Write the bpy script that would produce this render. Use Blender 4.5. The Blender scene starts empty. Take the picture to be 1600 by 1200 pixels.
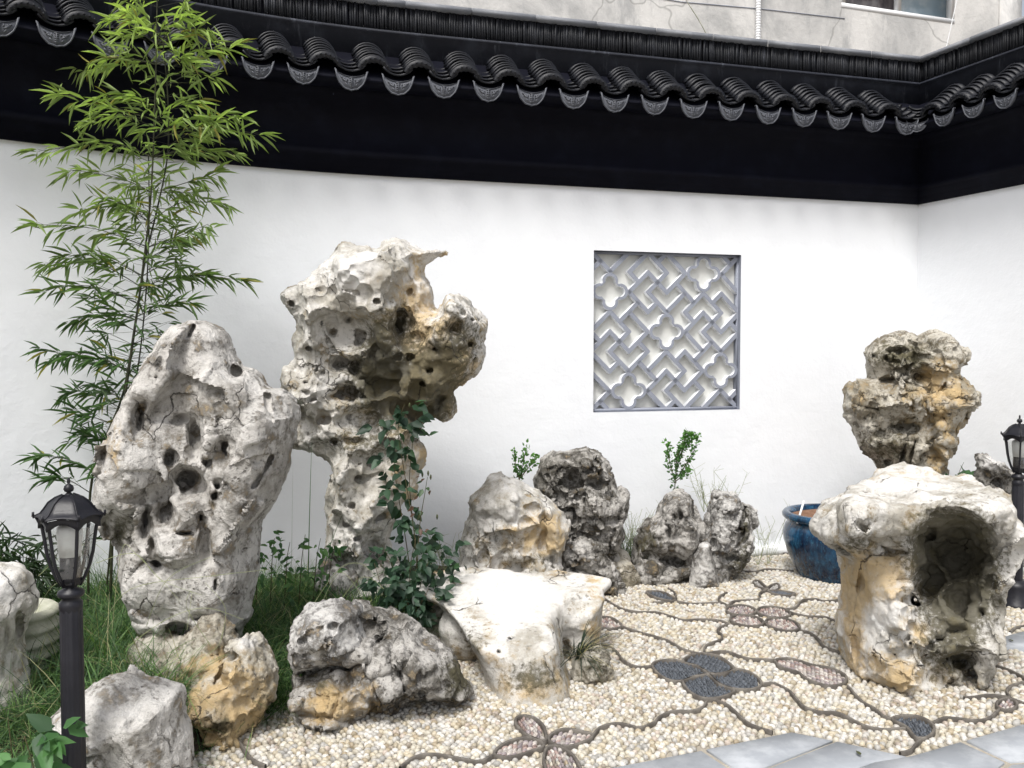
import bpy, math, random
import numpy as np
from mathutils import Vector, Matrix
from math import radians as R_

SC = bpy.context.scene
COL = SC.collection
rnd = random.Random(7)

# ------------------------------------------------------------------ camera, sky, sun, exposure
FOC = 1383.0; CAMH = 1.55; PITCH = R_(2.25)
cam = bpy.data.cameras.new('camera'); cam_o = bpy.data.objects.new('camera', cam); COL.objects.link(cam_o)
cam_o.location = (0, 0, CAMH); cam_o.rotation_euler = (math.pi/2 - PITCH, 0, 0)
cam.sensor_width = 36; cam.lens = 36*FOC/1600; cam.clip_end = 500; cam.clip_start = 0.05
SC.camera = cam_o

SUN_EL, SUN_AZ = R_(58), R_(198)       # azimuth measured clockwise from +Y (north)
w = bpy.data.worlds.new('World'); SC.world = w; w.use_nodes = True
nt = w.node_tree; bg = nt.nodes['Background']
sky = nt.nodes.new('ShaderNodeTexSky'); sky.sky_type = 'NISHITA'; sky.sun_disc = False
sky.sun_elevation = SUN_EL; sky.sun_rotation = SUN_AZ; sky.air_density = 1.0; sky.dust_density = 5.0; sky.ozone_density = 1.0
hs = nt.nodes.new('ShaderNodeHueSaturation'); hs.inputs['Saturation'].default_value = 0.42
nt.links.new(sky.outputs[0], hs.inputs['Color']); nt.links.new(hs.outputs[0], bg.inputs['Color'])
bg.inputs['Strength'].default_value = 0.10
sl = bpy.data.lights.new('sun', 'SUN'); sl.energy = 1.5; sl.angle = R_(14); sl.color = (1.0, .98, .945)
so = bpy.data.objects.new('sun', sl); COL.objects.link(so)
sd = Vector((math.sin(SUN_AZ)*math.cos(SUN_EL), math.cos(SUN_AZ)*math.cos(SUN_EL), math.sin(SUN_EL)))
so.rotation_euler = sd.to_track_quat('Z', 'Y').to_euler()
SC.view_settings.view_transform = 'Standard'; SC.view_settings.look = 'None'
SC.view_settings.exposure = 0.87; SC.view_settings.gamma = 1; SC.view_settings.use_curve_mapping = False

# ------------------------------------------------------------------ pixel <-> world
cp, sp_ = math.cos(PITCH), math.sin(PITCH)
def ray(px, py):
    a = (px-800)/FOC; b = -(py-600)/FOC
    return np.array([a, cp + b*sp_, b*cp - sp_])
def P(px, py, Y):
    r = ray(px, py); return np.array([0, 0, CAMH]) + r*(Y/r[1])
def G(px, py, z=0.0):
    r = ray(px, py); return (np.array([0, 0, CAMH]) + r*((z-CAMH)/r[2]))
def proj(V):
    V = np.asarray(V) - np.array([0, 0, CAMH])
    fy = V[:, 1]*cp - V[:, 2]*sp_; fz = V[:, 2]*cp + V[:, 1]*sp_
    return 800 + FOC*V[:, 0]/fy, 600 - FOC*fz/fy

# ------------------------------------------------------------------ object helpers
def tag(o, label=None, cat=None, group=None, kind=None):
    if label: o['label'] = label
    if cat: o['category'] = cat
    if group: o['group'] = group
    if kind: o['kind'] = kind
    return o
def wloc(o):
    l = Vector((0, 0, 0))
    while o is not None: l += o.location; o = o.parent
    return l
def thing(name, loc, label, cat, group=None):
    o = bpy.data.objects.new(name, None); o.empty_display_size = .1; COL.objects.link(o); o.location = loc
    return tag(o, label, cat, group)
def np_mesh(name, V, F, mats, smooth=False, matidx=None, col=None, colname='tint'):
    """V (n,3); F list of arrays (m,3)/(m,4) or one array"""
    me = bpy.data.meshes.new(name)
    V = np.asarray(V, dtype=np.float32)
    if not isinstance(F, (list, tuple)) or (len(F) and np.ndim(F[0]) == 1): F = [np.asarray(F)]
    F = [np.asarray(f, dtype=np.int32) for f in F if len(f)]
    nl = sum(f.size for f in F); nf = sum(len(f) for f in F)
    me.vertices.add(len(V)); me.vertices.foreach_set('co', V.ravel())
    me.loops.add(nl); me.polygons.add(nf)
    me.loops.foreach_set('vertex_index', np.concatenate([f.ravel() for f in F]))
    tot = np.concatenate([np.full(len(f), f.shape[1], np.int32) for f in F])
    st = np.concatenate([[0], np.cumsum(tot)[:-1]]).astype(np.int32)
    me.polygons.foreach_set('loop_start', st); me.polygons.foreach_set('loop_total', tot)
    if smooth: me.polygons.foreach_set('use_smooth', np.ones(nf, dtype=bool))
    if not isinstance(mats, (list, tuple)): mats = [mats]
    for m in mats: me.materials.append(m)
    if matidx is not None: me.polygons.foreach_set('material_index', np.asarray(matidx, np.int32))
    if col is not None:
        a = me.color_attributes.new(colname, 'FLOAT_COLOR', 'POINT')
        c = np.ones((len(V), 4), np.float32); c[:, :col.shape[1]] = col
        a.data.foreach_set('color', c.ravel())
    me.update(calc_edges=True); me.validate()
    return me
def link(name, me, parent=None, loc=None):
    o = bpy.data.objects.new(name, me); COL.objects.link(o)
    if loc is not None: o.location = loc
    if parent is not None: o.parent = parent
    return o
def part(name, V, F, mats, parent=None, base=None, **k):
    """V in world coordinates; origin goes to base (or the parent's location)"""
    V = np.asarray(V, float)
    if parent is not None:
        pl = np.array(wloc(parent)); me = np_mesh(name, V-pl, F, mats, **k); return link(name, me, parent)
    b = np.array(base if base is not None else (0, 0, 0), float)
    return link(name, np_mesh(name, V-b, F, mats, **k), None, b)

class MB:
    """collects simple solids (world coordinates) into one mesh"""
    def __init__(s): s.V = []; s.Q = []; s.T = []; s.mq = []; s.mt = []; s.n = 0
    def add(s, V, Q=(), T=(), m=0):
        V = np.asarray(V, float); 
        if len(Q): s.Q.append(np.asarray(Q)+s.n); s.mq += [m]*len(Q)
        if len(T): s.T.append(np.asarray(T)+s.n); s.mt += [m]*len(T)
        s.V.append(V); s.n += len(V)
    def box(s, c, ax, ay, az, m=0):
        """centre c, half-axis vectors"""
        c, ax, ay, az = [np.asarray(a, float) for a in (c, ax, ay, az)]
        V = [c+i*ax+j*ay+k*az for k in (-1, 1) for j in (-1, 1) for i in (-1, 1)]
        s.add(V, [(0, 2, 3, 1), (4, 5, 7, 6), (0, 1, 5, 4), (2, 6, 7, 3), (0, 4, 6, 2), (1, 3, 7, 5)], m=m)
    def tube(s, pts, rad, n=6, m=0, cap=True):
        pts = np.asarray(pts, float); k = len(pts)
        rad = np.full(k, rad) if np.isscalar(rad) else np.asarray(rad)
        d = np.gradient(pts, axis=0); d /= np.linalg.norm(d, axis=1)[:, None]+1e-9
        up = np.array([0, 0, 1.]) if abs(d[0][2]) < .9 else np.array([1., 0, 0])
        V = []
        for i in range(k):
            a = np.cross(up, d[i]); a /= np.linalg.norm(a)+1e-9; b = np.cross(d[i], a)
            for j in range(n):
                t = 2*math.pi*j/n; V.append(pts[i]+rad[i]*(math.cos(t)*a+math.sin(t)*b))
        Q = [(i*n+j, i*n+(j+1) % n, (i+1)*n+(j+1) % n, (i+1)*n+j) for i in range(k-1) for j in range(n)]
        T = []
        if cap:
            V += [pts[0], pts[-1]]; c0, c1 = k*n, k*n+1
            T = [(c0, (j+1) % n, j) for j in range(n)] + [(c1, (k-1)*n+j, (k-1)*n+(j+1) % n) for j in range(n)]
        s.add(V, Q, T, m)
    def lathe(s, prof, c=(0, 0), n=32, m=0, fn=None):
        V = []
        for r, z in prof:
            for j in range(n):
                t = 2*math.pi*j/n; rr = r if fn is None else fn(r, z, t)
                V.append((c[0]+rr*math.cos(t), c[1]+rr*math.sin(t), z))
        k = len(prof)
        s.add(V, [(i*n+j, i*n+(j+1) % n, (i+1)*n+(j+1) % n, (i+1)*n+j) for i in range(k-1) for j in range(n)], m=m)
    def build(s, name, mats, parent=None, base=None, smooth=False, col=None):
        V = np.concatenate(s.V); F = []; mi = []
        if s.Q: F.append(np.concatenate(s.Q)); mi += s.mq
        if s.T: F.append(np.concatenate(s.T)); mi += s.mt
        return part(name, V, F, mats, parent, base, smooth=smooth, matidx=mi, col=col)

# ------------------------------------------------------------------ noise (numpy)
def _tab(seed):
    return np.random.RandomState(seed).rand(32, 32, 32).astype(np.float32)
_tabs = {}
def vnoise(Pn, freq, seed=0):
    t = _tabs.setdefault(seed, _tab(seed)); q = np.asarray(Pn)*freq + seed*3.7 + 100
    i = np.floor(q).astype(np.int32); f = (q-i); f = f*f*(3-2*f)
    i0 = i & 31; i1 = (i+1) & 31
    x0, y0, z0 = i0[..., 0], i0[..., 1], i0[..., 2]; x1, y1, z1 = i1[..., 0], i1[..., 1], i1[..., 2]
    fx, fy, fz = f[..., 0], f[..., 1], f[..., 2]
    a = t[x0, y0, z0]*(1-fx)+t[x1, y0, z0]*fx; b = t[x0, y1, z0]*(1-fx)+t[x1, y1, z0]*fx
    c = t[x0, y0, z1]*(1-fx)+t[x1, y0, z1]*fx; d = t[x0, y1, z1]*(1-fx)+t[x1, y1, z1]*fx
    return (a*(1-fy)+b*fy)*(1-fz)+(c*(1-fy)+d*fy)*fz
def fbm(Pn, freq, oct=4, seed=0, gain=.5):
    s = 0; a = 1; tot = 0
    for o in range(oct):
        s = s + a*vnoise(Pn, freq*2**o, seed+o); tot += a; a *= gain
    return s/tot
def hash3(i, seed):
    h = (i[..., 0].astype(np.int64)*73856093) ^ (i[..., 1].astype(np.int64)*19349663) ^ (i[..., 2].astype(np.int64)*83492791) ^ (seed*2654435)
    h = (h ^ (h >> 13))*1274126177 & 0xffffffff
    out = []
    for k in range(3):
        h = (h*1664525+1013904223) & 0xffffffff; out.append(((h >> 8) & 0xffff)/65535.0)
    return np.stack(out, -1)
def worley(Pn, freq, seed=0):
    """returns F1, F2, id-hash of nearest cell, vector to its point"""
    q = np.asarray(Pn)*freq + 50; ic = np.floor(q).astype(np.int64)
    F1 = np.full(len(q), 9.); F2 = np.full(len(q), 9.); H = np.zeros((len(q), 3)); D = np.zeros((len(q), 3))
    for dx in (-1, 0, 1):
        for dy in (-1, 0, 1):
            for dz in (-1, 0, 1):
                c = ic+np.array([dx, dy, dz]); h = hash3(c, seed); d = q-(c+.1+.8*h); r = np.sqrt((d*d).sum(1))
                m = r < F1
                F2 = np.where(m, F1, np.minimum(F2, r)); F1 = np.where(m, r, F1)
                H[m] = h[m]; D[m] = d[m]
    return F1, F2, H, D
def sdf_poly(Q, poly):
    """signed distance, positive inside"""
    Q = np.asarray(Q, float); poly = np.asarray(poly, float); n = len(poly)
    d2 = np.full(Q.shape[:-1], 1e9); ins = np.zeros(Q.shape[:-1], bool)
    for i in range(n):
        a, b = poly[i], poly[(i+1) % n]; e = b-a; w_ = Q-a
        t = np.clip((w_@e)/(e@e+1e-12), 0, 1); pr = w_-t[..., None]*e; d2 = np.minimum(d2, (pr**2).sum(-1))
        c = (Q[..., 1] >= a[1]) != (Q[..., 1] >= b[1])
        with np.errstate(divide='ignore', invalid='ignore'):
            xs = a[0]+(Q[..., 1]-a[1])*e[0]/(e[1] if e[1] != 0 else 1e-12)
        ins ^= c & (Q[..., 0] < xs)
    d = np.sqrt(d2); return np.where(ins, d, -d)
def dist_line(Q, pts):
    d2 = np.full(len(Q), 1e9)
    for a, b in zip(pts[:-1], pts[1:]):
        e = b-a; w_ = Q-a; t = np.clip((w_@e)/(e@e+1e-12), 0, 1); pr = w_-t[:, None]*e; d2 = np.minimum(d2, (pr**2).sum(1))
    return np.sqrt(d2)
def catmull(p, n=5, closed=False):
    p = np.asarray(p, float); k = len(p); out = []
    rng = range(k if closed else k-1)
    for i in rng:
        g = (lambda j: p[j % k]) if closed else (lambda j: p[min(max(j, 0), k-1)])
        a, b, c, d = g(i-1), g(i), g(i+1), g(i+2)
        for s in range(n):
            t = s/n; out.append(.5*((2*b)+(c-a)*t+(2*a-5*b+4*c-d)*t*t+(3*b-3*c+d-a)*t**3))
    if not closed: out.append(p[-1])
    return np.array(out)

def surface_nets(F, org, h):
    ins = F > 0; nx, ny, nz = F.shape
    cnt = np.zeros((nx-1, ny-1, nz-1), np.int8)
    for dx in (0, 1):
        for dy in (0, 1):
            for dz in (0, 1): cnt += ins[dx:nx-1+dx, dy:ny-1+dy, dz:nz-1+dz]
    ci = np.argwhere((cnt > 0) & (cnt < 8)); n = len(ci)
    idx = np.full(cnt.shape, -1, np.int32); idx[tuple(ci.T)] = np.arange(n)
    corners = np.array([(i, j, k) for i in (0, 1) for j in (0, 1) for k in (0, 1)])
    vals = np.stack([F[ci[:, 0]+c[0], ci[:, 1]+c[1], ci[:, 2]+c[2]] for c in corners], 1)
    S = np.zeros((n, 3)); K = np.zeros(n)
    for a in range(8):
        for b in range(a+1, 8):
            if np.abs(corners[a]-corners[b]).sum() != 1: continue
            m = (vals[:, a] > 0) != (vals[:, b] > 0)
            t = vals[m, a]/(vals[m, a]-vals[m, b]+1e-12)
            S[m] += corners[a]+t[:, None]*(corners[b]-corners[a]); K[m] += 1
    V = (ci + S/K[:, None])*h + org
    Q = []
    for ax in range(3):
        sl0 = [slice(None)]*3; sl1 = [slice(None)]*3; sl0[ax] = slice(0, -1); sl1[ax] = slice(1, None)
        A, B = ins[tuple(sl0)], ins[tuple(sl1)]
        e = np.argwhere(A != B); b_, c_ = (ax+1) % 3, (ax+2) % 3
        ok = (e[:, b_] > 0) & (e[:, c_] > 0) & (e[:, b_] < cnt.shape[b_]) & (e[:, c_] < cnt.shape[c_]); e = e[ok]
        pos = A[tuple(e.T)]
        ub = np.zeros(3, int); ub[b_] = 1; uc = np.zeros(3, int); uc[c_] = 1
        q = np.stack([idx[tuple((e-ub-uc).T)], idx[tuple((e-uc).T)], idx[tuple(e.T)], idx[tuple((e-ub).T)]], 1)
        q[~pos] = q[~pos][:, ::-1]
        Q.append(q)
    return V, np.concatenate(Q)
def vnormals(V, Q):
    a = V[Q[:, 2]]-V[Q[:, 0]]; b = V[Q[:, 3]]-V[Q[:, 1]]; n = np.cross(a, b); N = np.zeros_like(V)
    for k in range(4):
        for c in range(3): N[:, c] += np.bincount(Q[:, k], n[:, c], len(V))
    return N/(np.linalg.norm(N, axis=1)[:, None]+1e-12)

# ------------------------------------------------------------------ materials
def mat(name, base=(.5, .5, .5), rough=.7, metal=0.0, spec=.5):
    m = bpy.data.materials.new(name); m.use_nodes = True; b = m.node_tree.nodes['Principled BSDF']
    b.inputs['Base Color'].default_value = (*base, 1); b.inputs['Roughness'].default_value = rough
    b.inputs['Metallic'].default_value = metal; b.inputs['Specular IOR Level'].default_value = spec
    return m
class NT:
    def __init__(s, m): s.t = m.node_tree; s.b = s.t.nodes['Principled BSDF']; s.co = None
    def n(s, typ, **k):
        nd = s.t.nodes.new(typ)
        for a, v in k.items(): setattr(nd, a, v)
        return nd
    def L(s, a, b): s.t.links.new(a, b)
    def coord(s, scale=(1, 1, 1), kind='Object'):
        tc = s.n('ShaderNodeTexCoord'); mp = s.n('ShaderNodeMapping'); mp.inputs['Scale'].default_value = scale
        s.L(tc.outputs[kind], mp.inputs['Vector']); return mp.outputs[0]
    def noise(s, scale, detail=4, rough=.55, vec=None, dist=0):
        nd = s.n('ShaderNodeTexNoise'); nd.inputs['Scale'].default_value = scale; nd.inputs['Detail'].default_value = detail
        nd.inputs['Roughness'].default_value = rough; nd.inputs['Distortion'].default_value = dist
        s.L(vec if vec is not None else s.coord(), nd.inputs['Vector']); return nd.outputs[0]
    def ramp(s, x, lo, hi, a=0.0, b=1.0):
        nd = s.n('ShaderNodeMapRange'); nd.interpolation_type = 'SMOOTHSTEP'
        for i, v in enumerate((lo, hi, a, b)): nd.inputs[i+1].default_value = v
        s.L(x, nd.inputs[0]); return nd.outputs[0]
    def mix(s, f, a, b, mode='MIX'):
        nd = s.n('ShaderNodeMix', data_type='RGBA', blend_type=mode)
        for sock, v in ((nd.inputs[0], f), (nd.inputs[6], a), (nd.inputs[7], b)):
            if isinstance(v, (int, float)): sock.default_value = v
            elif isinstance(v, (tuple, list)): sock.default_value = (*v, 1) if len(v) == 3 else v
            else: s.L(v, sock)
        return nd.outputs[2]
    def math(s, op, a, b=0.0):
        nd = s.n('ShaderNodeMath', operation=op)
        for i, v in enumerate((a, b)):
            if isinstance(v, (int, float)): nd.inputs[i].default_value = v
            else: s.L(v, nd.inputs[i])
        return nd.outputs[0]
    def attr(s, name):
        nd = s.n('ShaderNodeAttribute'); nd.attribute_name = name; return nd
    def sep(s, c):
        nd = s.n('ShaderNodeSeparateColor'); s.L(c, nd.inputs[0]); return nd.outputs
    def bump(s, h, strength=.4, dist=.01, prev=None):
        nd = s.n('ShaderNodeBump'); nd.inputs['Strength'].default_value = strength; nd.inputs['Distance'].default_value = dist
        s.L(h, nd.inputs['Height'])
        if prev is not None: s.L(prev, nd.inputs['Normal'])
        return nd.outputs[0]
    def color(s, c): s.L(c, s.b.inputs['Base Color'])
    def normal(s, c): s.L(c, s.b.inputs['Normal'])

def rock_mat(name, light, mid, dark, amt=.5, grain=1.0, pits=.6, moss_and_shade=(.10, .092, .045), och=(.40, .295, .155)):
    m = mat(name, light, .88, spec=.25); t = NT(m)
    tc = t.n('ShaderNodeTexCoord'); vec = tc.outputs['Object']
    n1 = t.noise(2.6, 6, .62, vec, .4); n2 = t.noise(9, 6, .65, vec); n3 = t.noise(38, 5, .7, vec); n4 = t.noise(120, 3, .6, vec)
    c = t.mix(t.ramp(t.math('ADD', t.math('MULTIPLY', n1, .6), t.math('MULTIPLY', n2, .4)), .44, .57), tuple(v*1.12 for v in light), mid)
    patch = t.ramp(t.math('ADD', t.math('MULTIPLY', n2, .75), t.math('MULTIPLY', n3, .35)), .66-.22*amt, .76-.16*amt)
    c = t.mix(t.math('MULTIPLY', patch, .75), c, dark)
    c = t.mix(t.math('MULTIPLY', t.ramp(n3, .54, .64), .20+.55*pits), c, tuple(v*.5 for v in mid))
    c = t.mix(t.math('MULTIPLY', t.ramp(n4, .60, .70), .12+.3*pits), c, (.08, .08, .075))
    c = t.mix(t.math('MULTIPLY', t.ramp(t.noise(17, 4, .6, vec), .60, .68), .55), c, (min(1, light[0]*1.25), min(1, light[1]*1.25), min(1, light[2]*1.25)))
    a = t.sep(t.attr('mask').outputs['Color'])
    oc = t.mix(t.ramp(n2, .38, .62), och, tuple(v*1.35 for v in och))
    f = t.ramp(t.math('ADD', a[0], t.math('ADD', t.math('MULTIPLY', t.math('SUBTRACT', n2, .5), 2.2), t.math('MULTIPLY', t.math('SUBTRACT', n3, .5), 1.0))), .12, .85)
    c = t.mix(t.math('MULTIPLY', f, .8), c, oc)
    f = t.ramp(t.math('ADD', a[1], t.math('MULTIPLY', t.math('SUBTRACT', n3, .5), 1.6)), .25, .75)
    c = t.mix(t.math('MULTIPLY', f, .9), c, t.mix(n2, dark, moss_and_shade))  # dark channel: weathering plus shade painted into hollows and undersides
    f = t.ramp(t.math('ADD', a[2], t.math('MULTIPLY', t.math('SUBTRACT', n3, .5), .9)), .35, .8)
    c = t.mix(t.math('MULTIPLY', f, .8), c, (.70, .69, .67))
    nzv = t.n('ShaderNodeTexNoise'); nzv.inputs['Scale'].default_value = 5; nzv.inputs['Detail'].default_value = 5; t.L(vec, nzv.inputs['Vector'])
    vo = t.n('ShaderNodeTexVoronoi'); vo.feature = 'DISTANCE_TO_EDGE'; vo.inputs['Scale'].default_value = 3.4; t.L(t.mix(.22, vec, nzv.outputs[1]), vo.inputs['Vector'])
    gate = t.ramp(t.noise(4.3, 3, .5, vec), .50, .60)
    crack = t.math('MULTIPLY', t.ramp(vo.outputs[0], .012, .002), gate)
    vp = t.n('ShaderNodeTexVoronoi'); vp.inputs['Scale'].default_value = 42; t.L(t.mix(.04, vec, nzv.outputs[1]), vp.inputs['Vector'])
    pit = t.math('MULTIPLY', t.ramp(vp.outputs[0], .30, .16), t.ramp(t.noise(6.1, 3, .6, vec), .52, .62))
    c = t.mix(t.math('MULTIPLY', crack, .8), c, (.045, .04, .035)); c = t.mix(t.math('MULTIPLY', pit, pits), c, (.07, .062, .05))
    t.color(c)
    b1 = t.bump(n2, .5*grain, .03); b2 = t.bump(n3, .6*grain, .012, b1); b3 = t.bump(n4, .55*grain, .004, b2)
    b4 = t.bump(t.math('SUBTRACT', 1.0, t.math('MAXIMUM', crack, t.math('MULTIPLY', pit, pits))), .8, .012, b3)
    t.normal(b4)
    return m
M = {}
M['rock_pale'] = rock_mat('pale_limestone', (.49, .475, .45), (.33, .315, .29), (.085, .08, .07), .55, 1.3)
M['rock_grey'] = rock_mat('grey_limestone', (.47, .46, .44), (.24, .23, .215), (.05, .047, .043), .8, 1.4)
M['rock_dark'] = rock_mat('weathered_limestone', (.40, .385, .36), (.165, .155, .135), (.035, .032, .028), .8, 1.5)
M['rock_smooth'] = rock_mat('smooth_limestone', (.545, .53, .50), (.355, .335, .29), (.055, .049, .036), .26, .8, .25, moss_and_shade=(.11, .10, .055))
M['rock_cream'] = rock_mat('cream_limestone', (.44, .415, .36), (.29, .26, .20), (.07, .063, .05), .65, 1.1)

# white plaster
m = mat('white_plaster', (.80, .81, .82), .85, spec=.2); t = NT(m); v = t.coord()
c = t.mix(t.ramp(t.noise(.8, 5, .6, v), .35, .7), (.83, .85, .875), (.79, .81, .84))
c = t.mix(t.math('MULTIPLY', t.ramp(t.noise(3.5, 6, .7, t.coord((1, 1, .35))), .62, .78), .22), c, (.62, .63, .63))
g = t.n('ShaderNodeNewGeometry'); sx = t.n('ShaderNodeSeparateXYZ'); t.L(g.outputs['Position'], sx.inputs[0])
dirt = t.math('MULTIPLY', t.ramp(sx.outputs[2], .30, .02), t.ramp(t.noise(6, 6, .7, v), .42, .62))
c = t.mix(t.math('MULTIPLY', dirt, .6), c, (.34, .36, .33)); t.color(c)
t.normal(t.bump(t.noise(60, 4, .6, v), .25, .004, t.bump(t.noise(5, 4, .6, v), .35, .02))); M['plaster'] = m
# black painted eaves
def black(name, a, b, rough, streak=0.0, scale=(1, 1, 1)):
    m = mat(name, a, rough, spec=.12 if name == 'black_paint' else .35); t = NT(m); v = t.coord(scale)
    c = t.mix(t.ramp(t.noise(6, 6, .65, v), .45, .75), a, b)
    if streak: c = t.mix(t.math('MULTIPLY', t.ramp(t.noise(7, 6, .75, t.coord((2.2, 2.2, .30))), .56, .74), streak), c, (.12, .13, .16))
    t.color(c); t.normal(t.bump(t.noise(45, 4, .6, v), .3, .004)); return m
M['black'] = black('black_paint', (.0026, .003, .0075), (.005, .006, .013), .7)
M['fascia'] = black('weathered_black_render', (.012, .014, .022), (.034, .039, .054), .6, .75)
M['edge_tile'] = black('stacked_tile_black', (.006, .007, .010), (.014, .016, .022), .6, .35)
M['roof_tile'] = black('dark_roof_tile', (.008, .009, .013), (.030, .033, .042), .5)
M['drip'] = black('grey_drip_tile', (.075, .08, .095), (.13, .138, .16), .5)
M['coping'] = black('grey_coping', (.17, .18, .20), (.25, .26, .28), .6)
M['lat_grey'] = black('blue_grey_paint', (.27, .29, .345), (.22, .235, .285), .6)
M['lat_dark'] = black('dark_grey_reveal', (.10, .108, .14), (.075, .08, .105), .6)
# concrete building
m = mat('old_concrete', (.6, .6, .58), .9, spec=.2); t = NT(m); v = t.coord()
c = t.mix(t.ramp(t.noise(.9, 7, .68, v, .6), .38, .66), (.66, .65, .63), (.40, .40, .395))
c = t.mix(t.math('MULTIPLY', t.ramp(t.noise(2.2, 7, .7, t.coord((1.6, 1.6, .5))), .54, .68), .6), c, (.30, .305, .31))
vo = t.n('ShaderNodeTexVoronoi'); vo.feature = 'DISTANCE_TO_EDGE'; vo.inputs['Scale'].default_value = .7
nz = t.n('ShaderNodeTexNoise'); nz.inputs['Scale'].default_value = 2.5; t.L(v, nz.inputs['Vector']); t.L(t.mix(.25, v, nz.outputs[1]), vo.inputs['Vector'])
c = t.mix(t.math('MULTIPLY', t.ramp(vo.outputs[0], .008, 0), .55), c, (.22, .22, .21)); t.color(c)
t.normal(t.bump(t.noise(14, 6, .7, v), .4, .02)); M['concrete'] = m
# soil, mortar, ground
def simple(name, a, b, sc, rough=.9, bs=.5, bd=.01, lo=.4, hi=.65):
    m = mat(name, a, rough, spec=.25); t = NT(m); v = t.coord()
    t.color(t.mix(t.ramp(t.noise(sc, 6, .65, v), lo, hi), a, b)); t.normal(t.bump(t.noise(sc*6, 5, .65, v), bs, bd)); return m
M['soil'] = simple('dark_soil', (.035, .027, .02), (.07, .055, .04), 6, bs=.8, bd=.03)
M['mortar'] = simple('pebble_mortar', (.32, .29, .24), (.42, .385, .32), 9)
M['slab'] = simple('grey_slate_slab', (.30, .32, .345), (.41, .43, .455), 5, .85, .5, .004)
M['joint'] = simple('pale_joint', (.42, .41, .38), (.48, .46, .43), 8)
M['cord'] = simple('dark_edge_tile', (.095, .085, .075), (.17, .155, .135), 12, .75, .4, .004)
M['ground'] = simple('packed_earth', (.20, .17, .13), (.28, .24, .19), 2)
# pebbles: colour from attribute
m = mat('pebble', (.6, .55, .45), .5, spec=.4); t = NT(m); v = t.coord()
c = t.mix(.35, t.attr('tint').outputs['Color'], t.mix(t.ramp(t.noise(40, 3, .6, v), .4, .7), (1, 1, 1), (.72, .68, .62)), 'MULTIPLY'); t.color(c)
t.normal(t.bump(t.noise(160, 3, .6, v), .12, .003)); M['pebble'] = m
# leaves
def leafm(name, rough=.5, trans=.35):
    m = mat(name, (.1, .2, .05), rough, spec=.4); t = NT(m); a = t.attr('tint').outputs['Color']; t.color(a)
    tr = t.n('ShaderNodeBsdfTranslucent'); t.L(t.mix(1.0, a, (1.5, 1.7, .7), 'MULTIPLY'), tr.inputs[0])
    mx = t.n('ShaderNodeMixShader'); mx.inputs[0].default_value = trans
    t.L(t.b.outputs[0], mx.inputs[1]); t.L(tr.outputs[0], mx.inputs[2]); t.L(mx.outputs[0], t.t.nodes['Material Output'].inputs[0]); return m
M['leaf'] = leafm('leaf'); M['grass'] = leafm('grass', .6, .3)
M['culm'] = simple('dark_culm', (.018, .02, .012), (.05, .055, .025), 8, .5)
M['stem'] = simple('plant_stem', (.06, .07, .03), (.10, .07, .04), 8, .7)
M['lamp'] = black('black_metal', (.010, .010, .014), (.018, .018, .024), .42)
m = mat('lamp_glass', (.9, .9, .9), .12); t = NT(m)
tr = t.n('ShaderNodeBsdfTransparent'); tr.inputs[0].default_value = (.90, .91, .90, 1); gl = t.n('ShaderNodeBsdfGlossy'); gl.inputs['Roughness'].default_value = .12
t.L(t.bump(t.noise(25, 2, .5, t.coord()), .8, .02), gl.inputs['Normal'])
fr = t.n('ShaderNodeLayerWeight'); fr.inputs[0].default_value = .35; mx = t.n('ShaderNodeMixShader'); t.L(t.ramp(fr.outputs[1], 0, 1, .10, .6), mx.inputs[0])
t.L(tr.outputs[0], mx.inputs[1]); t.L(gl.outputs[0], mx.inputs[2]); t.L(mx.outputs[0], t.t.nodes['Material Output'].inputs[0]); M['glass'] = m
M['bulb'] = mat('frosted_bulb_cover', (.75, .76, .76), .4)
m = mat('blue_glaze', (.02, .07, .12), .16, spec=.6); t = NT(m)
c = t.mix(t.ramp(t.noise(9, 6, .7, t.coord((2.2, 2.2, .45))), .38, .66), (.005, .014, .038), (.016, .075, .15))
c = t.mix(t.math('MULTIPLY', t.ramp(t.noise(55, 4, .7, t.coord((1, 1, .4))), .55, .68), .5), c, (.06, .20, .30))
c = t.mix(t.math('MULTIPLY', t.ramp(t.noise(6, 4, .6, t.coord()), .60, .72), .4), c, (.03, .035, .04)); t.color(c)
t.normal(t.bump(t.noise(20, 3, .5, t.coord((1, 1, .5))), .15, .01)); M['glaze'] = m
M['panel'] = simple('pale_grey_plaster', (.62, .625, .60), (.56, .565, .54), 6, .9, .3, .004)
M['potsoil'] = simple('pot_soil', (.16, .085, .05), (.25, .15, .10), 14)
M['white'] = mat('white_frame', (.72, .73, .74), .5)
M['urn'] = simple('pale_weathered_stone', (.46, .46, .38), (.30, .31, .23), 9)
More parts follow.
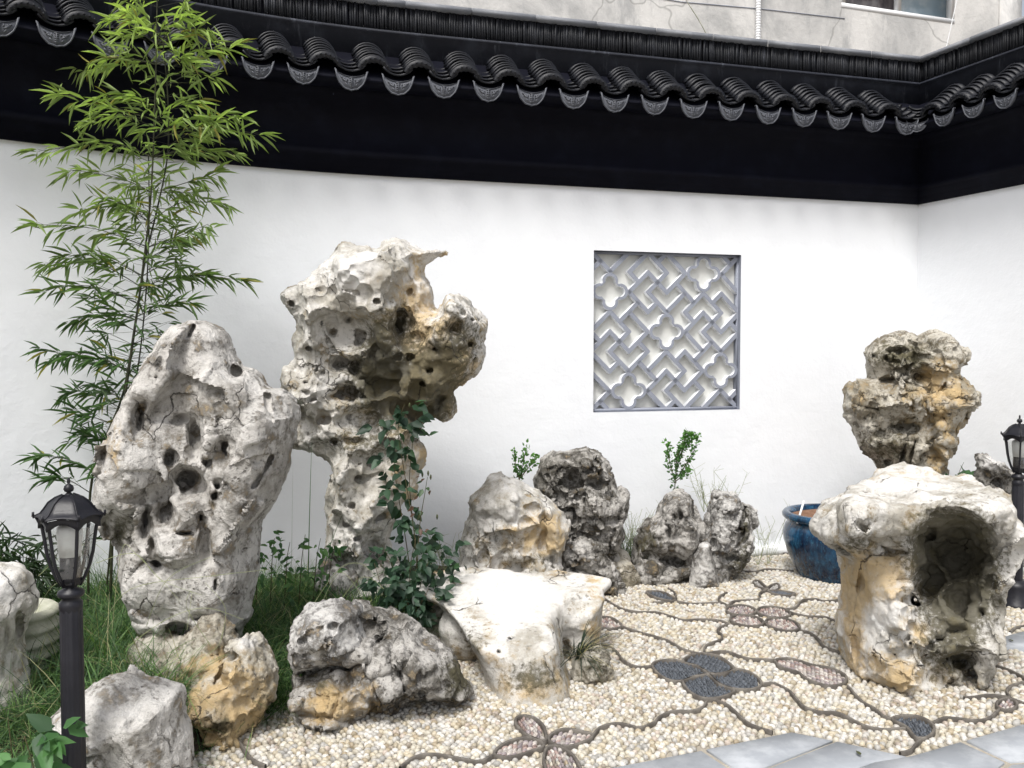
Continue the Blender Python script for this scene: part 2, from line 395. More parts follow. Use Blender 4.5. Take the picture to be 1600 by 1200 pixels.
# ------------------------------------------------------------------ garden walls (plan polyline L0-B-C-R0)
ZT = 2.69
C_ = G(1435, 320, ZT)[:2]; B_ = G(385, 264, ZT)[:2]
dL = G(0, 217.5, ZT)[:2]-B_; dL /= np.linalg.norm(dL); L_ = B_+dL*3.2
dR = G(1600, 288, ZT)[:2]-C_; dR /= np.linalg.norm(dR); RR_ = C_+dR*4.6
dBC = (C_-B_)/np.linalg.norm(C_-B_)
def _bez(t, r=1.0): a, b = B_+dL*r, B_+dBC*r; return a*(1-t)**2+B_*2*t*(1-t)+b*t*t
PL = [L_]+[_bez(t) for t in np.linspace(0, 1, 12)]+[C_, RR_]
NC = len(PL)-2          # index of the corner
def offs(o):
    """plan polyline moved o metres towards the garden, mitred"""
    n_ = len(PL); D = [(PL[i+1]-PL[i])/np.linalg.norm(PL[i+1]-PL[i]) for i in range(n_-1)]
    N = [np.array([d[1], -d[0]]) for d in D]
    out = [PL[0]+N[0]*o]
    for i in range(1, n_-1):
        b = N[i-1]+N[i]; b = b/(b@N[i]); out.append(PL[i]+b*o)
    out.append(PL[-1]+N[-1]*o); return out
def sweep(mb, prof, segs, m=0, closed=False, sub=1):
    """profile of (offset, z) swept along the given polyline nodes"""
    n = len(prof); rows = []
    for (o, z) in prof:
        q = offs(o); rows.append([np.array([*q[s], z]) for s in segs])
    V = []; 
    for r in rows: V += r
    k = len(segs); Q = []
    for i in range(n-1 if not closed else n):
        for j in range(k-1):
            a = i*k+j; b = ((i+1) % n)*k+j; Q.append((a, a+1, b+1, b))
    mb.add(V, Q, m=m)
    if closed:      # end caps as fans
        for e in (0, k-1):
            c = sum(V[i*k+e] for i in range(n))/n; VV = [c]+[V[i*k+e] for i in range(n)]
            mb.add(VV, T=[(0, 1+i, 1+(i+1) % n) for i in range(n)], m=m)
BACK, SIDE = list(range(NC+1)), [NC, NC+1]

# window opening in the back wall
dB = (C_-B_)/np.linalg.norm(C_-B_); nB = np.array([dB[1], -dB[0]])
def wall_s(px, py, o=0.0):
    """arc length from B along the wall and height of the point seen at a pixel"""
    r = ray(px, py); p0 = B_+nB*o; A = np.array([[r[0], -dB[0]], [r[1], -dB[1]]]); t, s = np.linalg.solve(A, p0)
    return s, CAMH+r[2]*t
s0, z1 = wall_s(929, 391); s1, _ = wall_s(1158, 397); _, z0 = wall_s(1040, 642); s0b, _ = wall_s(926, 640)
s0 = (s0+s0b)/2
def wp(s, z, o=0.0):
    q = B_+dB*s+nB*o; return np.array([q[0], q[1], z])
SC_ = float(np.linalg.norm(C_-B_))

garden_back = thing('garden_wall', (*(B_), 0), 'long white garden wall with black tiled eaves and a fretwork window', 'wall', 'garden walls')
garden_side = thing('garden_wall', (*(C_), 0), 'white plastered wall with black tiled eaves closing the garden at the right edge', 'wall', 'garden walls')
# plaster with an opening
mb = MB()
q0 = offs(0); 
for i in range(NC-1):
    mb.add([(*q0[i], -.1), (*q0[i+1], -.1), (*q0[i+1], ZT+.02), (*q0[i], ZT+.02)], [(0, 1, 2, 3)])
xs = [1.0, s0, s1, SC_]; zs = [-.1, z0, z1, ZT+.02]
for i in range(3):
    for j in range(3):
        if i == 1 and j == 1: continue
        mb.add([wp(xs[i], zs[j]), wp(xs[i+1], zs[j]), wp(xs[i+1], zs[j+1]), wp(xs[i], zs[j+1])], [(0, 1, 2, 3)])
pf = mb.build('plaster_face', M['plaster'], garden_back, smooth=False)
mb = MB(); mb.add([(*q0[NC], -.1), (*q0[NC+1], -.1), (*q0[NC+1], ZT+.02), (*q0[NC], ZT+.02)], [(0, 1, 2, 3)]); mb.build('plaster_face', M['plaster'], garden_side)
for seg, par in ((BACK, garden_back), (SIDE, garden_side)):
    mb = MB(); sweep(mb, [(-.26, -.1), (-.26, 3.7)], seg[::-1]); mb.build('rear_face', M['plaster'], par)
    mb = MB()
    prof = [(-.002, 2.69), (.030, 2.69), (.030, 2.738), (.052, 2.742), (.052, 2.786), (.074, 2.79), (.074, 2.832), (.050, 2.838), (.050, 3.11), (.085, 3.115), (.085, 3.16), (.13, 3.165), (.13, 3.20)]
    sweep(mb, prof, seg); mb.build('eave_band', M['black'], par)
    mb = MB(); sweep(mb, [(.13, 3.198), (.335, 3.198), (.335, 3.212), (.10, 3.44), (.098, 3.44)], seg); mb.build('soffit', M['black'], par)
    mb = MB(); sweep(mb, [(.085, 3.40), (.105, 3.40), (.105, 3.575), (.125, 3.580), (.125, 3.598), (.06, 3.600), (.055, 3.61)], seg); mb.build('fascia', M['fascia'], par)
    # tiles stacked on edge: a few pixels each
    mb = MB(); q = offs(.055); rr = random.Random(3)
    for a, b in zip([q[i] for i in seg[:-1]], [q[i] for i in seg[1:]]):
        d = b-a; Ln = np.linalg.norm(d); d = d/Ln; n = np.array([d[1], -d[0]]); s = .008
        while s < Ln-.008:
            wd = rr.uniform(.0065, .0095); o = rr.uniform(-.004, .014); p = a+d*s+n*o
            lean = rr.uniform(-.004, .004)
            V0 = np.array([*(p), 3.685]); ax = np.array([d[0]*wd*.86, d[1]*wd*.86, 0]); ay = np.array([n[0]*.012, n[1]*.012, 0]); az = np.array([d[0]*lean, d[1]*lean, .085+rr.uniform(-.003, 0)])
            mb.box(V0, ax, ay, az); s += wd*2
    tag(mb.build('edge_stacked_tiles', M['edge_tile'], par), kind='stuff')
    mb = MB(); sweep(mb, [(.047, 3.60), (.047, 3.775)], seg); mb.build('ridge_core', M['black'], par)
    # coping stones
    q = offs(.10); qi = offs(-.24); j = 0
    for i0_, i1_ in zip(seg[:-1], seg[1:]):
        a, b, ai, bi = q[i0_], q[i1_], qi[i0_], qi[i1_]; Ln = np.linalg.norm(b-a); k = max(1, int(Ln/.42))
        for c in range(k):
            g = .0015/Ln*1.2
            t0, t1 = c/k+(g if c else 0), (c+1)/k-(g if c < k-1 else 0)
            zc = 3.775+rr.uniform(-.0012, .0012); P0, P1, P2, P3 = a+(b-a)*t0, a+(b-a)*t1, ai+(bi-ai)*t1, ai+(bi-ai)*t0
            V = [(*p, zz) for zz in (zc, zc+.032) for p in (P0, P1, P2, P3)]
            m_ = MB(); m_.add(V, [(3, 2, 1, 0), (4, 5, 6, 7), (0, 1, 5, 4), (1, 2, 6, 5), (2, 3, 7, 6), (3, 0, 4, 7)])
            m_.build('coping_slab', M['coping'], par)

# curved roof tiles (local: x along the wall, y up the slope/inwards, z up)
def arc_tile(rad, half, th, length, up=True, n=9, front=0.0):
    V = []; Q = []
    for yy in (0, length):
        for rr_ in (rad, rad-th):
            for i in range(n):
                a = -half+2*half*i/(n-1); x = rr_*math.sin(a); z = rr_*math.cos(a)-rad*math.cos(half)
                if not up: z = -(rr_*math.cos(a)-rad)-.0; 
                V.append((x, yy, z))
    f = lambda y, r, i: (y*2+r)*n+i
    for i in range(n-1):
        Q += [(f(0, 0, i), f(0, 0, i+1), f(1, 0, i+1), f(1, 0, i)), (f(1, 1, i), f(1, 1, i+1), f(0, 1, i+1), f(0, 1, i)), (f(0, 1, i), f(0, 1, i+1), f(0, 0, i+1), f(0, 0, i)), (f(1, 0, i), f(1, 0, i+1), f(1, 1, i+1), f(1, 1, i))]
    for i in (0, n-1): Q.append((f(0, 0, i), f(1, 0, i), f(1, 1, i), f(0, 1, i)))
    return np.array(V), Q
tileM = {}
V, Q = arc_tile(.112, radians_ := math.radians(66), .013, .085); tileM['cover'] = np_mesh('cover_tile', V, Q, M['roof_tile'], smooth=False)
V, Q = arc_tile(.125, math.radians(50), .012, .10, up=False); tileM['pan'] = np_mesh('pan_tile', V, Q, M['roof_tile'], smooth=False)
# eave-end cover tile with a thick scalloped border below the arc
def border_tile():
    mb = MB(); V, Q = arc_tile(.114, math.radians(68), .015, .06); mb.add(V, Q)
    n = 15; hz = .114*math.cos(math.radians(68)); V = []
    for yy in (-.006, .016):
        for i in range(n):
            a = math.radians(-70+140*i/(n-1)); V.append((.113*math.sin(a), yy, .113*math.cos(a)-hz))
        for i in range(n):
            a = math.radians(-70+140*i/(n-1)); r = .074-(.007 if i % 2 else 0); V.append((1.28*r*math.sin(a), yy, r*1.0*math.cos(a)-hz+.0))
    f = lambda y, r, i: (y*2+r)*n+i; Q = []
    for i in range(n-1):
        Q += [(f(0, 0, i), f(0, 1, i), f(0, 1, i+1), f(0, 0, i+1)), (f(1, 0, i), f(1, 0, i+1), f(1, 1, i+1), f(1, 1, i)), (f(0, 1, i), f(1, 1, i), f(1, 1, i+1), f(0, 1, i+1)), (f(0, 0, i), f(0, 0, i+1), f(1, 0, i+1), f(1, 0, i))]
    mb.add(V, Q)
    for i in range(7):
        a = math.radians(-54+108*i/6); c = (.098*math.sin(a), -.008, .098*math.cos(a)-hz); mb.box(c, (.005, 0, 0), (0, .003, 0), (0, 0, .005))
    return np_mesh('border_tile', np.concatenate(mb.V), [np.concatenate(mb.Q)], M['roof_tile'])
tileM['border'] = border_tile()
def drip_plate():
    """crescent drip tile face with a raised rim and a relief emblem"""
    mb = MB(); n = 17; top = []; bot = []
    for i in range(n):
        u = -1+2*i/(n-1); x = u*.103; top.append((x, .034*(u*u)-.012)); 
        bz = -.094*(1-u*u)**.66 + .030*abs(u)**6 - .0025*math.cos(u*5*math.pi)*(1-u*u); bot.append((x*.995, bz))
    def plate(y0, y1, a, b):
        V = [(x, y0, z) for x, z in a]+[(x, y0, z) for x, z in b]+[(x, y1, z) for x, z in a]+[(x, y1, z) for x, z in b]
        k = len(a); Q = []
        for i in range(k-1):
            Q += [(i, k+i, k+i+1, i+1), (2*k+i, 2*k+i+1, 3*k+i+1, 3*k+i), (i, i+1, 2*k+i+1, 2*k+i), (k+i, 3*k+i, 3*k+i+1, k+i+1)]
        Q += [(0, 2*k, 3*k, k), (k-1, 2*k-1, 4*k-1, 3*k-1)]
        mb.add(V, Q)
    plate(0, .012, top, bot)
    cx, cz = 0, -.035
    def sc(l, s): return [(cx+(x-cx)*s, cz+(z-cz)*s) for x, z in l]
    def off_in(l, s): return [(x*s, cz+(z-cz)*s) for x, z in l]
    plate(-.004, 0.001, off_in(bot, .88), bot); plate(-.004, .001, top, off_in(top, .88))
    for sx_ in (-1, 1):     # pair of winged shapes flanking a round emblem
        for (x, z, l, h, a) in ((.036, -.040, .014, .0035, .5), (.047, -.030, .010, .003, -.6), (.030, -.060, .010, .003, .9), (.058, -.022, .009, .0025, .7), (.024, -.030, .007, .003, 1.4)):
            ca, sa = math.cos(a), math.sin(a)
            mb.box((sx_*x, -.002, z), (sx_*l*ca, 0, l*sa), (0, .003, 0), (-sx_*h*sa, 0, h*ca))
    for z, l in ((-.022, .013), (-.034, .010), (-.046, .013), (-.058, .009), (-.070, .011)): mb.box((0, -.002, z), (l, 0, 0), (0, .003, 0), (0, 0, .0025))
    mb.box((0, -.002, -.045), (.0025, 0, 0), (0, .0032, 0), (0, 0, .026))
    return np_mesh('drip_tile', np.concatenate(mb.V), [np.concatenate(mb.Q)], M['drip'])
tileM['drip'] = drip_plate()
EO, EZ = .345, 3.235; SL = math.atan2(.19, .24); rt = random.Random(11)
def put(me, name, par, p, ang, tilt, sc=(1, 1, 1)):
    mt = Matrix.Translation(Vector(p)-wloc(par)) @ Matrix.Rotation(ang, 4, 'Z') @ Matrix.Rotation(tilt, 4, 'X') @ Matrix.Diagonal((*sc, 1))
    o = link(name, me, par); o.matrix_local = mt; return o
def column(par, p, d, n, drip=True, cover=True, half=.145, wsc=1.0):
    """p: eave point (plan), d: along wall, n: outward to the garden"""
    ang = math.atan2(d[1], d[0])
    j = lambda s: rt.uniform(-s, s)
    if drip:
        put(tileM['drip'], 'drip_tile', par, (*(p+n*.012), EZ-.012+j(.003)), ang+j(.04), .06+j(.05), (wsc, 1, wsc))
        for k in range(4):
            q = p-n*(.004+.055*k); put(tileM['pan'], 'pan_tile', par, (*q, EZ-.005+.036*k+.014), ang+j(.02), SL*.45, (wsc, 1, wsc))
    if cover:
        pc = p+d*half
        put(tileM['border'], 'border_tile', par, (*(pc+n*.004), EZ+.045+j(.003)), ang+j(.03), SL*.35, (wsc, 1, wsc))
        for k in range(1, 7):
            q = pc-n*(.034*k); put(tileM['cover'], 'cover_tile', par, (*(q+d*j(.004)), EZ+.047+.0255*k+j(.002)), ang+j(.03), SL*.30, (wsc, 1, wsc))
qe = offs(EO)
def walk(s):
    """point and direction at distance s from the corner along the back eave"""
    for i in range(NC, 0, -1):
        a, b = qe[i], qe[i-1]; L = np.linalg.norm(b-a)
        if s <= L or i == 1: return a+(b-a)/L*s, (a-b)/L
        s -= L
dB_ = (qe[NC]-qe[NC-1]); dB_ /= np.linalg.norm(dB_); nB_ = np.array([dB_[1], -dB_[0]])
s = .10; k = 0
while s < 6.9:
    p, d = walk(s)
    column(garden_back, p, d, np.array([d[1], -d[0]]), cover=k > 0, half=.145 if s < 4.4 else .132, wsc=1.0 if s < 4.4 else .93); k += 1; s += .289 if s < 4.4 else .264
dr = (qe[NC+1]-qe[NC]); dr /= np.linalg.norm(dr); nr_ = np.array([dr[1], -dr[0]])
column(garden_side, qe[NC]+(dr-dB_)*.015, (dB_+dr)/np.linalg.norm(dB_+dr), (nB_+nr_)/np.linalg.norm(nB_+nr_), cover=False, wsc=.75)
for k in range(15): column(garden_side, qe[NC]+dr*(.25+.25*k), dr, nr_, half=-.125, wsc=.88)

# ------------------------------------------------------------------ fretwork window
D0, D1 = -.035, -.080          # front of the fret and plane of the back panel
mb = MB()
mb.add([wp(s0, z0, D1), wp(s1, z0, D1), wp(s1, z1, D1), wp(s0, z1, D1)], [(0, 1, 2, 3)], m=0)
mb.build('window_back_panel', M['panel'], garden_back)
frame = MB()
for a, b in (((s0, z0), (s1, z0)), ((s1, z0), (s1, z1)), ((s1, z1), (s0, z1)), ((s0, z1), (s0, z0))):
    frame.add([wp(*a, .001), wp(*b, .001), wp(*b, D1), wp(*a, D1)], [(0, 1, 2, 3)], m=1 if a[1] == z1 else 0)
fw = .022
for (a, b, c, d) in ((s0, s1, z0, z0+fw), (s0, s1, z1-fw*.8, z1), (s0, s0+fw*.45, z0+fw, z1-fw*.8), (s1-fw*.45, s1, z0+fw, z1-fw*.8)):
    frame.box(wp((a+b)/2, (c+d)/2, (D0+D1)/2), np.array([*dB, 0])*(b-a)/2, (0, 0, (d-c)/2), np.array([*nB, 0])*(D0-D1)/2, m=0)
wf = frame.build('window_frame', [M['lat_grey'], M['lat_dark']], garden_back)
# fret: grid unit g, lattice of quatrefoils at (5,1) and (1,-5)
a0, a1_, b0, b1_ = s0+fw*.45, s1-fw*.45, z0+fw, z1-fw*.8
cs, cz = (a0+a1_)/2+.0, (b0+b1_)/2; gx, gz = (a1_-a0)/2/7.75, (b1_-b0)/2/7.75
def ab(al, be): return np.array([cs+gx*(al+be), cz-gz*(al-be)])
def clipseg(p, q):
    d = q-p; t0, t1 = 0., 1.
    for k, (lo, hi) in enumerate(((a0, a1_), (b0, b1_))):
        if abs(d[k]) < 1e-9:
            if p[k] < lo or p[k] > hi: return None
            continue
        u, v = sorted(((lo-p[k])/d[k], (hi-p[k])/d[k])); t0, t1 = max(t0, u), min(t1, v)
    return (p+d*t0, p+d*t1) if t1-t0 > .02 else None
def bar(mb, p, q, w_=.0155, ext=.0):
    c = clipseg(p, q)
    if c is None: return
    p, q = c; d = q-p; L = np.linalg.norm(d); 
    if L < .012: return
    d /= L; p = p-d*ext; q = q+d*ext; n = np.array([-d[1], d[0]])*w_; k = mb.jit = getattr(mb, 'jit', 0)+1
    f = D0-.0004*(k % 5)
    V = [wp(*(p-n), f), wp(*(q-n), f), wp(*(q+n), f), wp(*(p+n), f), wp(*(p-n), D1), wp(*(q-n), D1), wp(*(q+n), D1), wp(*(p+n), D1)]
    mb.add(V, [(0, 1, 2, 3)], m=0); mb.add(V, [(0, 4, 5, 1), (2, 6, 7, 3), (1, 5, 6, 2), (3, 7, 4, 0)], m=1)
rot = lambda v, k: v if k == 0 else rot((v[1], -v[0]), k-1)
quats = [(5*i+j, i-5*j) for i in range(-2, 3) for j in range(-2, 3)]
paths = []
for qa, qb in quats:
    centre = (qa, qb) == (0, 0)
    def tr(v): return (qa+v[0], qb+v[1])
    for k in range(4):
        # arms in the frame of the top node (-1,1), turned by quarter turns
        path2 = [(-1, 1), (-3, 1), (-3, 3), (-5, 3)] if k in (0,) else None
        if k == 0: paths.append([tr(v) for v in [(-1, 1), (-3, 1), (-3, 3), (-5, 3)]])
        if k == 1: paths.append([tr(v) for v in [(1, 1), (1, 3), (3, 3), (3, 5)]])
        r_ = lambda v: tr(rot(v, k))
        if centre: paths.append([r_((-1, 1)), r_((-1, 3))]); paths.append([r_((-2, 3)), r_((0, 3))])
        else: paths.append([r_((-1, 1)), r_((-1, 3)), r_((-2, 3))])
for pth in paths:
    mb = MB()
    for i, (u, v) in enumerate(zip(pth[:-1], pth[1:])): bar(mb, ab(*u), ab(*v), ext=.0114 if len(pth) > 2 else 0)
    if mb.n: mb.build('fret_bar', [M['lat_grey'], M['plaster']], wf)
def quatre(r, c, n=10):
    """outline of four lobes in grid units"""
    out = []
    for k in range(4):
        th = k*math.pi/2
        for i in range(n+1):
            a = th+math.radians(-104+208*i/n); out.append((c*math.cos(th)+r*math.cos(a), c*math.sin(th)+r*math.sin(a)))
    return out
for qa, qb in [(0, 0), (-5, -1), (-1, 5), (5, 1), (1, -5)]:
    c0 = ab(qa, qb); g2 = math.sqrt(gx*gz)*1.0; o_, i_ = quatre(.80, 1.04), quatre(.52, 1.00)
    co = [c0+np.array([x*gx, y*gz])*1.02 for x, y in o_]; ci = [c0+np.array([x*gx, y*gz])*1.02 for x, y in i_]
    n = len(co); f = D0+.0015
    V = [wp(*p, f) for p in co]+[wp(*p, f) for p in ci]+[wp(*p, D1) for p in co]+[wp(*p, D1) for p in ci]
    mb = MB(); mb.add(V, [(i, (i+1) % n, n+(i+1) % n, n+i) for i in range(n)], m=0)
    mb.add(V, [(i, 2*n+i, 2*n+(i+1) % n, (i+1) % n) for i in range(n)]+[(n+i, n+(i+1) % n, 3*n+(i+1) % n, 3*n+i) for i in range(n)], m=1)
    mb.build('quatrefoil', [M['lat_grey'], M['plaster']], wf)

# wall foot: low kerb of pale stone
mb = MB(); sweep(mb, [(-.01, -.02), (.07, -.02), (.075, .055), (.06, .062), (-.01, .064)], BACK); mb.build('plinth', M['plaster'], garden_back)
mb = MB(); sweep(mb, [(-.01, -.02), (.07, -.02), (.075, .055), (.06, .062), (-.01, .064)], SIDE); mb.build('plinth', M['plaster'], garden_side)

# ------------------------------------------------------------------ concrete building behind
YB = 9.4; sb = .335
def bp(px, py, o=0.0):
    r = ray(px, py); t = (YB-o)/(r[1]-sb*r[0]); return np.array([0, 0, CAMH])+r*t
bu = thing('concrete_building', (1, 10, 0), 'tall stained grey concrete building rising behind the black eaves at the top', 'building')
bd = np.array([1, sb, 0])/math.hypot(1, sb); bn = np.array([bd[1], -bd[0], 0])
wl = bp(1315, 11); wr = bp(1491, 38); wzb = (wl[2]+wr[2])/2
def bq(x, z, o=0.0): return np.array([x, YB+sb*x, z])+bn*o
xl, xr, zt_ = wl[0], wr[0], wzb+1.3; mb = MB()
XS = [-9, xl, xr, bp(1592, 40)[0]]; ZS = [0, wzb, zt_, 9]
for i in range(3):
    for j in range(3):
        if i == 1 and j == 1: continue
        mb.add([bq(XS[i], ZS[j]), bq(XS[i+1], ZS[j]), bq(XS[i+1], ZS[j+1]), bq(XS[i], ZS[j+1])], [(0, 1, 2, 3)])
for a, b in (((xl, wzb), (xr, wzb)), ((xr, wzb), (xr, zt_)), ((xr, zt_), (xl, zt_)), ((xl, zt_), (xl, wzb))):
    mb.add([bq(*a), bq(*b), bq(*b, -.14), bq(*a, -.14)], [(0, 1, 2, 3)])
x3 = XS[3]
mb.add([bq(x3, 0), bq(x3, 9), bq(x3, 9)+np.array([.6, 3, 0]), bq(x3, 0)+np.array([.6, 3, 0])], [(3, 2, 1, 0)])
mb.box(bq(x3+.4, 4.5, -1.0), bd*.35, bn*.02, (0, 0, 4.5))
mb.build('concrete_wall', M['concrete'], bu)
# protruding pilaster band on the right and mortar line
mb = MB(); xp = bp(1560, 40)[0]; mb.box(bq((x3+xp)/2, 4.5, .02), bd*(x3-xp)/2/bd[0]*1.0, bn*.02, (0, 0, 4.5)); mb.build('pilaster', M['concrete'], bu)
fr = MB(); hw = (xr-xl)/2/bd[0]; cx_ = (xl+xr)/2; hz = (zt_-wzb)/2
xm = bp(1405, 24)[0]
fr.box(bq(cx_, wzb+.028, -.045), bd*hw*.999, bn*.05, (0, 0, .028)); fr.box(bq(cx_, zt_-.03, -.04), bd*hw, bn*.05, (0, 0, .03))
for x_ in (xl+.025, xm, xr-.03): fr.box(bq(x_, wzb+hz, -.045), bd*.026, bn*.05, (0, 0, hz-.06))
wfb = fr.build('window', M['white'], bu)
mpane = mat('dark_pane', (.05, .045, .05), .12, spec=.6); t = NT(mpane); t.color(t.mix(t.ramp(t.noise(5, 4, .6, t.coord((3, 1, 1))), .4, .6), (.055, .048, .055), (.11, .095, .10)))
mpane2 = mat('blue_grey_pane', (.20, .28, .34), .12, spec=.6); t = NT(mpane2); t.color(t.mix(t.ramp(t.noise(2.2, 5, .6, t.coord()), .4, .65), (.22, .30, .36), (.40, .46, .50)))
mb = MB(); mb.box(bq((xl+xm)/2, wzb+hz, -.07), bd*((xm-xl)/2/bd[0]-.02), bn*.004, (0, 0, hz-.05)); mb.build('pane', mpane, wfb)
mb = MB(); mb.box(bq((xr+xm)/2, wzb+hz, -.078), bd*((xr-xm)/2/bd[0]-.02), bn*.004, (0, 0, hz-.05)); mb.build('pane', mpane2, wfb)
# ribbed hose and cables on the facade
hx = bp(1183, 40, .06); mb = MB(); zz = np.arange(3.2, 6.2, .0075)
mb.tube([bq(hx[0], z, .05) for z in zz], [.031+.0035*math.sin(i*1.57) for i in range(len(zz))], 8)
tag(mb.build('ribbed_hose', M['white'], base=bq(hx[0], 3.2, .05), smooth=True), 'white ribbed hose hanging down the concrete building', 'hose')
def cable(pxs, lab, r=.006, m='coping'):
    pts = [bp(x, y, .35) for x, y in pxs]; pts = catmull(pts, 4); mb = MB(); mb.tube(pts, r, 5)
    tag(mb.build('cable', M[m], base=pts[-1]), lab, 'cable')
cable([(1050, -40), (1072, 0), (1094, 35), (1112, 70)], 'thin pale cable slanting across the concrete facade left of the hose', .005, 'urn')
cable([(1502, -40), (1495, 0), (1484, 50), (1470, 110)], 'thin pale cable hanging past the building window at the top right', .006, 'white')
mb = MB(); pts = [bp(x, y, .003) for x, y in ((840, -32), (950, -16), (1065, 3), (1190, 14), (1320, 29))]; mb.tube(pts, .006, 4); mb.build('joint_line', M['lat_grey'], bu)

# ------------------------------------------------------------------ ground, paving slabs, bed
mb = MB(); mb.add([(-60, -60, -.14), (60, -60, -.14), (60, 80, -.14), (-60, 80, -.14)], [(0, 1, 2, 3)]); tag(mb.build('ground', M['ground']), kind='structure')
def g2(px, py): return G(px, py, 0)[:2]
slab_line = [g2(400, 1303), g2(955, 1201), g2(1238, 1144), g2(1420, 1182), g2(1600, 1131), g2(1900, 1040)]
slab_poly = np.array(slab_line+[np.array([8, 1.0]), np.array([-3, 1.0])])
island = catmull([g2(*p) for p in ((1541, 1005), (1565, 998), (1600, 988), (1680, 970), (1700, 1040), (1650, 1030), (1600, 1019), (1560, 1012))], 4, True)
pv = []
tz = tag(part('slab_paving', np.array([(-3.2, 0, -.012), (7, 0, -.012), (7, 5.6, -.012), (-3.2, 5.6, -.012)]), [(0, 1, 2, 3)], M['joint']), kind='structure')
def slab(px, grow=0):
    q = [g2(*p) for p in px]; c = sum(q)/len(q); q = [c+(p-c)*.992 for p in q]; n = len(q)
    if sum(a[0]*b[1]-b[0]*a[1] for a, b in zip(q, q[1:]+q[:1])) < 0: q = q[::-1]
    z = rnd.uniform(.002, .004); q2 = [c+(p-c)*.99 for p in q]
    V = [(*p, -.03) for p in q]+[(*p, z-.004) for p in q]+[(*p, z) for p in q2]; V.append((*c, z))
    mb = MB(); mb.add(V, [(i, (i+1) % n, n+(i+1) % n, n+i) for i in range(n)]+[(n+i, n+(i+1) % n, 2*n+(i+1) % n, 2*n+i) for i in range(n)], [(2*n+i, 2*n+(i+1) % n, 3*n) for i in range(n)])
    mb.build('paving_slab', M['slab'], tz)
for s in ([(400, 1303), (700, 1250), (760, 1330), (400, 1420)], [(702, 1248), (930, 1205), (1098, 1173), (1143, 1203), (1090, 1260), (980, 1340), (770, 1330)],
          [(1103, 1172), (1238, 1145), (1302, 1158), (1186, 1203), (1150, 1203)], [(1308, 1159), (1418, 1183), (1365, 1192), (1250, 1232), (1192, 1205)],
          [(1366, 1192), (1422, 1183), (1502, 1160), (1571, 1192), (1480, 1260), (1260, 1235)], [(1509, 1158), (1600, 1132), (1760, 1086), (1800, 1180), (1578, 1191)],
          [(1100, 1262), (1152, 1209), (1250, 1236), (1470, 1265), (1400, 1400), (1000, 1340)], [(1580, 1195), (1800, 1184), (2000, 1300), (1500, 1390), (1488, 1262)]): slab(s)
mb = MB(); n = len(island); V = [(*p, -.03) for p in island]+[(*p, .006) for p in island]+[(*island.mean(0), .006)]
if sum(a[0]*b[1]-b[0]*a[1] for a, b in zip(island, np.roll(island, -1, 0))) < 0: V = [(*p, -.03) for p in island[::-1]]+[(*p, .006) for p in island[::-1]]+[(*island.mean(0), .006)]
mb.add(V, [(i, (i+1) % n, n+(i+1) % n, n+i) for i in range(n)], [(n+i, n+(i+1) % n, 2*n) for i in range(n)]); mb.build('paving_slab', M['slab'], tz)

bed_poly = np.array([g2(*p) for p in ((300, 1215), (330, 1190), (430, 1125), (460, 1090), (600, 1075), (700, 1070), (735, 1010), (760, 960), (880, 925), (1000, 915), (1100, 908), (1165, 893), (1178, 868))] +
                    [B_+dB*1.9+nB*-.1, B_-nB*.1, L_+np.array([-.3, .3]), np.array([-5, 2]), np.array([-2.2, 1.8]), np.array([-1.25, 2.6])])
gx_, gy_ = np.meshgrid(np.arange(-5, 1.9, .045), np.arange(1.8, 7.0, .045), indexing='ij'); Q2 = np.stack([gx_, gy_], -1)
sd_ = sdf_poly(Q2, bed_poly); P3 = np.stack([gx_, gy_, gx_*0], -1)
def bed_z(x, y):
    q = np.array([[x, y]]); d = sdf_poly(q, bed_poly)[0]; return bedh(np.array([d]), np.array([[x, y, 0.]]))[0]
def bedh(d, p): 
    s = np.clip((d+.02)/.30, 0, 1); s = s*s*(3-2*s); return -.05+.17*s+.05*(fbm(p, 3.5, 4, 5)-.5)*s+.03*(fbm(p, 14, 2, 9)-.5)*s
H = bedh(sd_, P3); nx, ny = H.shape; V = np.stack([gx_, gy_, H], -1).reshape(-1, 3); I = np.arange(nx*ny).reshape(nx, ny)
Q = np.stack([I[:-1, :-1], I[1:, :-1], I[1:, 1:], I[:-1, 1:]], -1).reshape(-1, 4)
keep = (sd_.reshape(-1)[Q] > -.12).any(1); Q = Q[keep]
tag(part('planting_bed', V, Q, M['soil'], smooth=True), kind='structure')

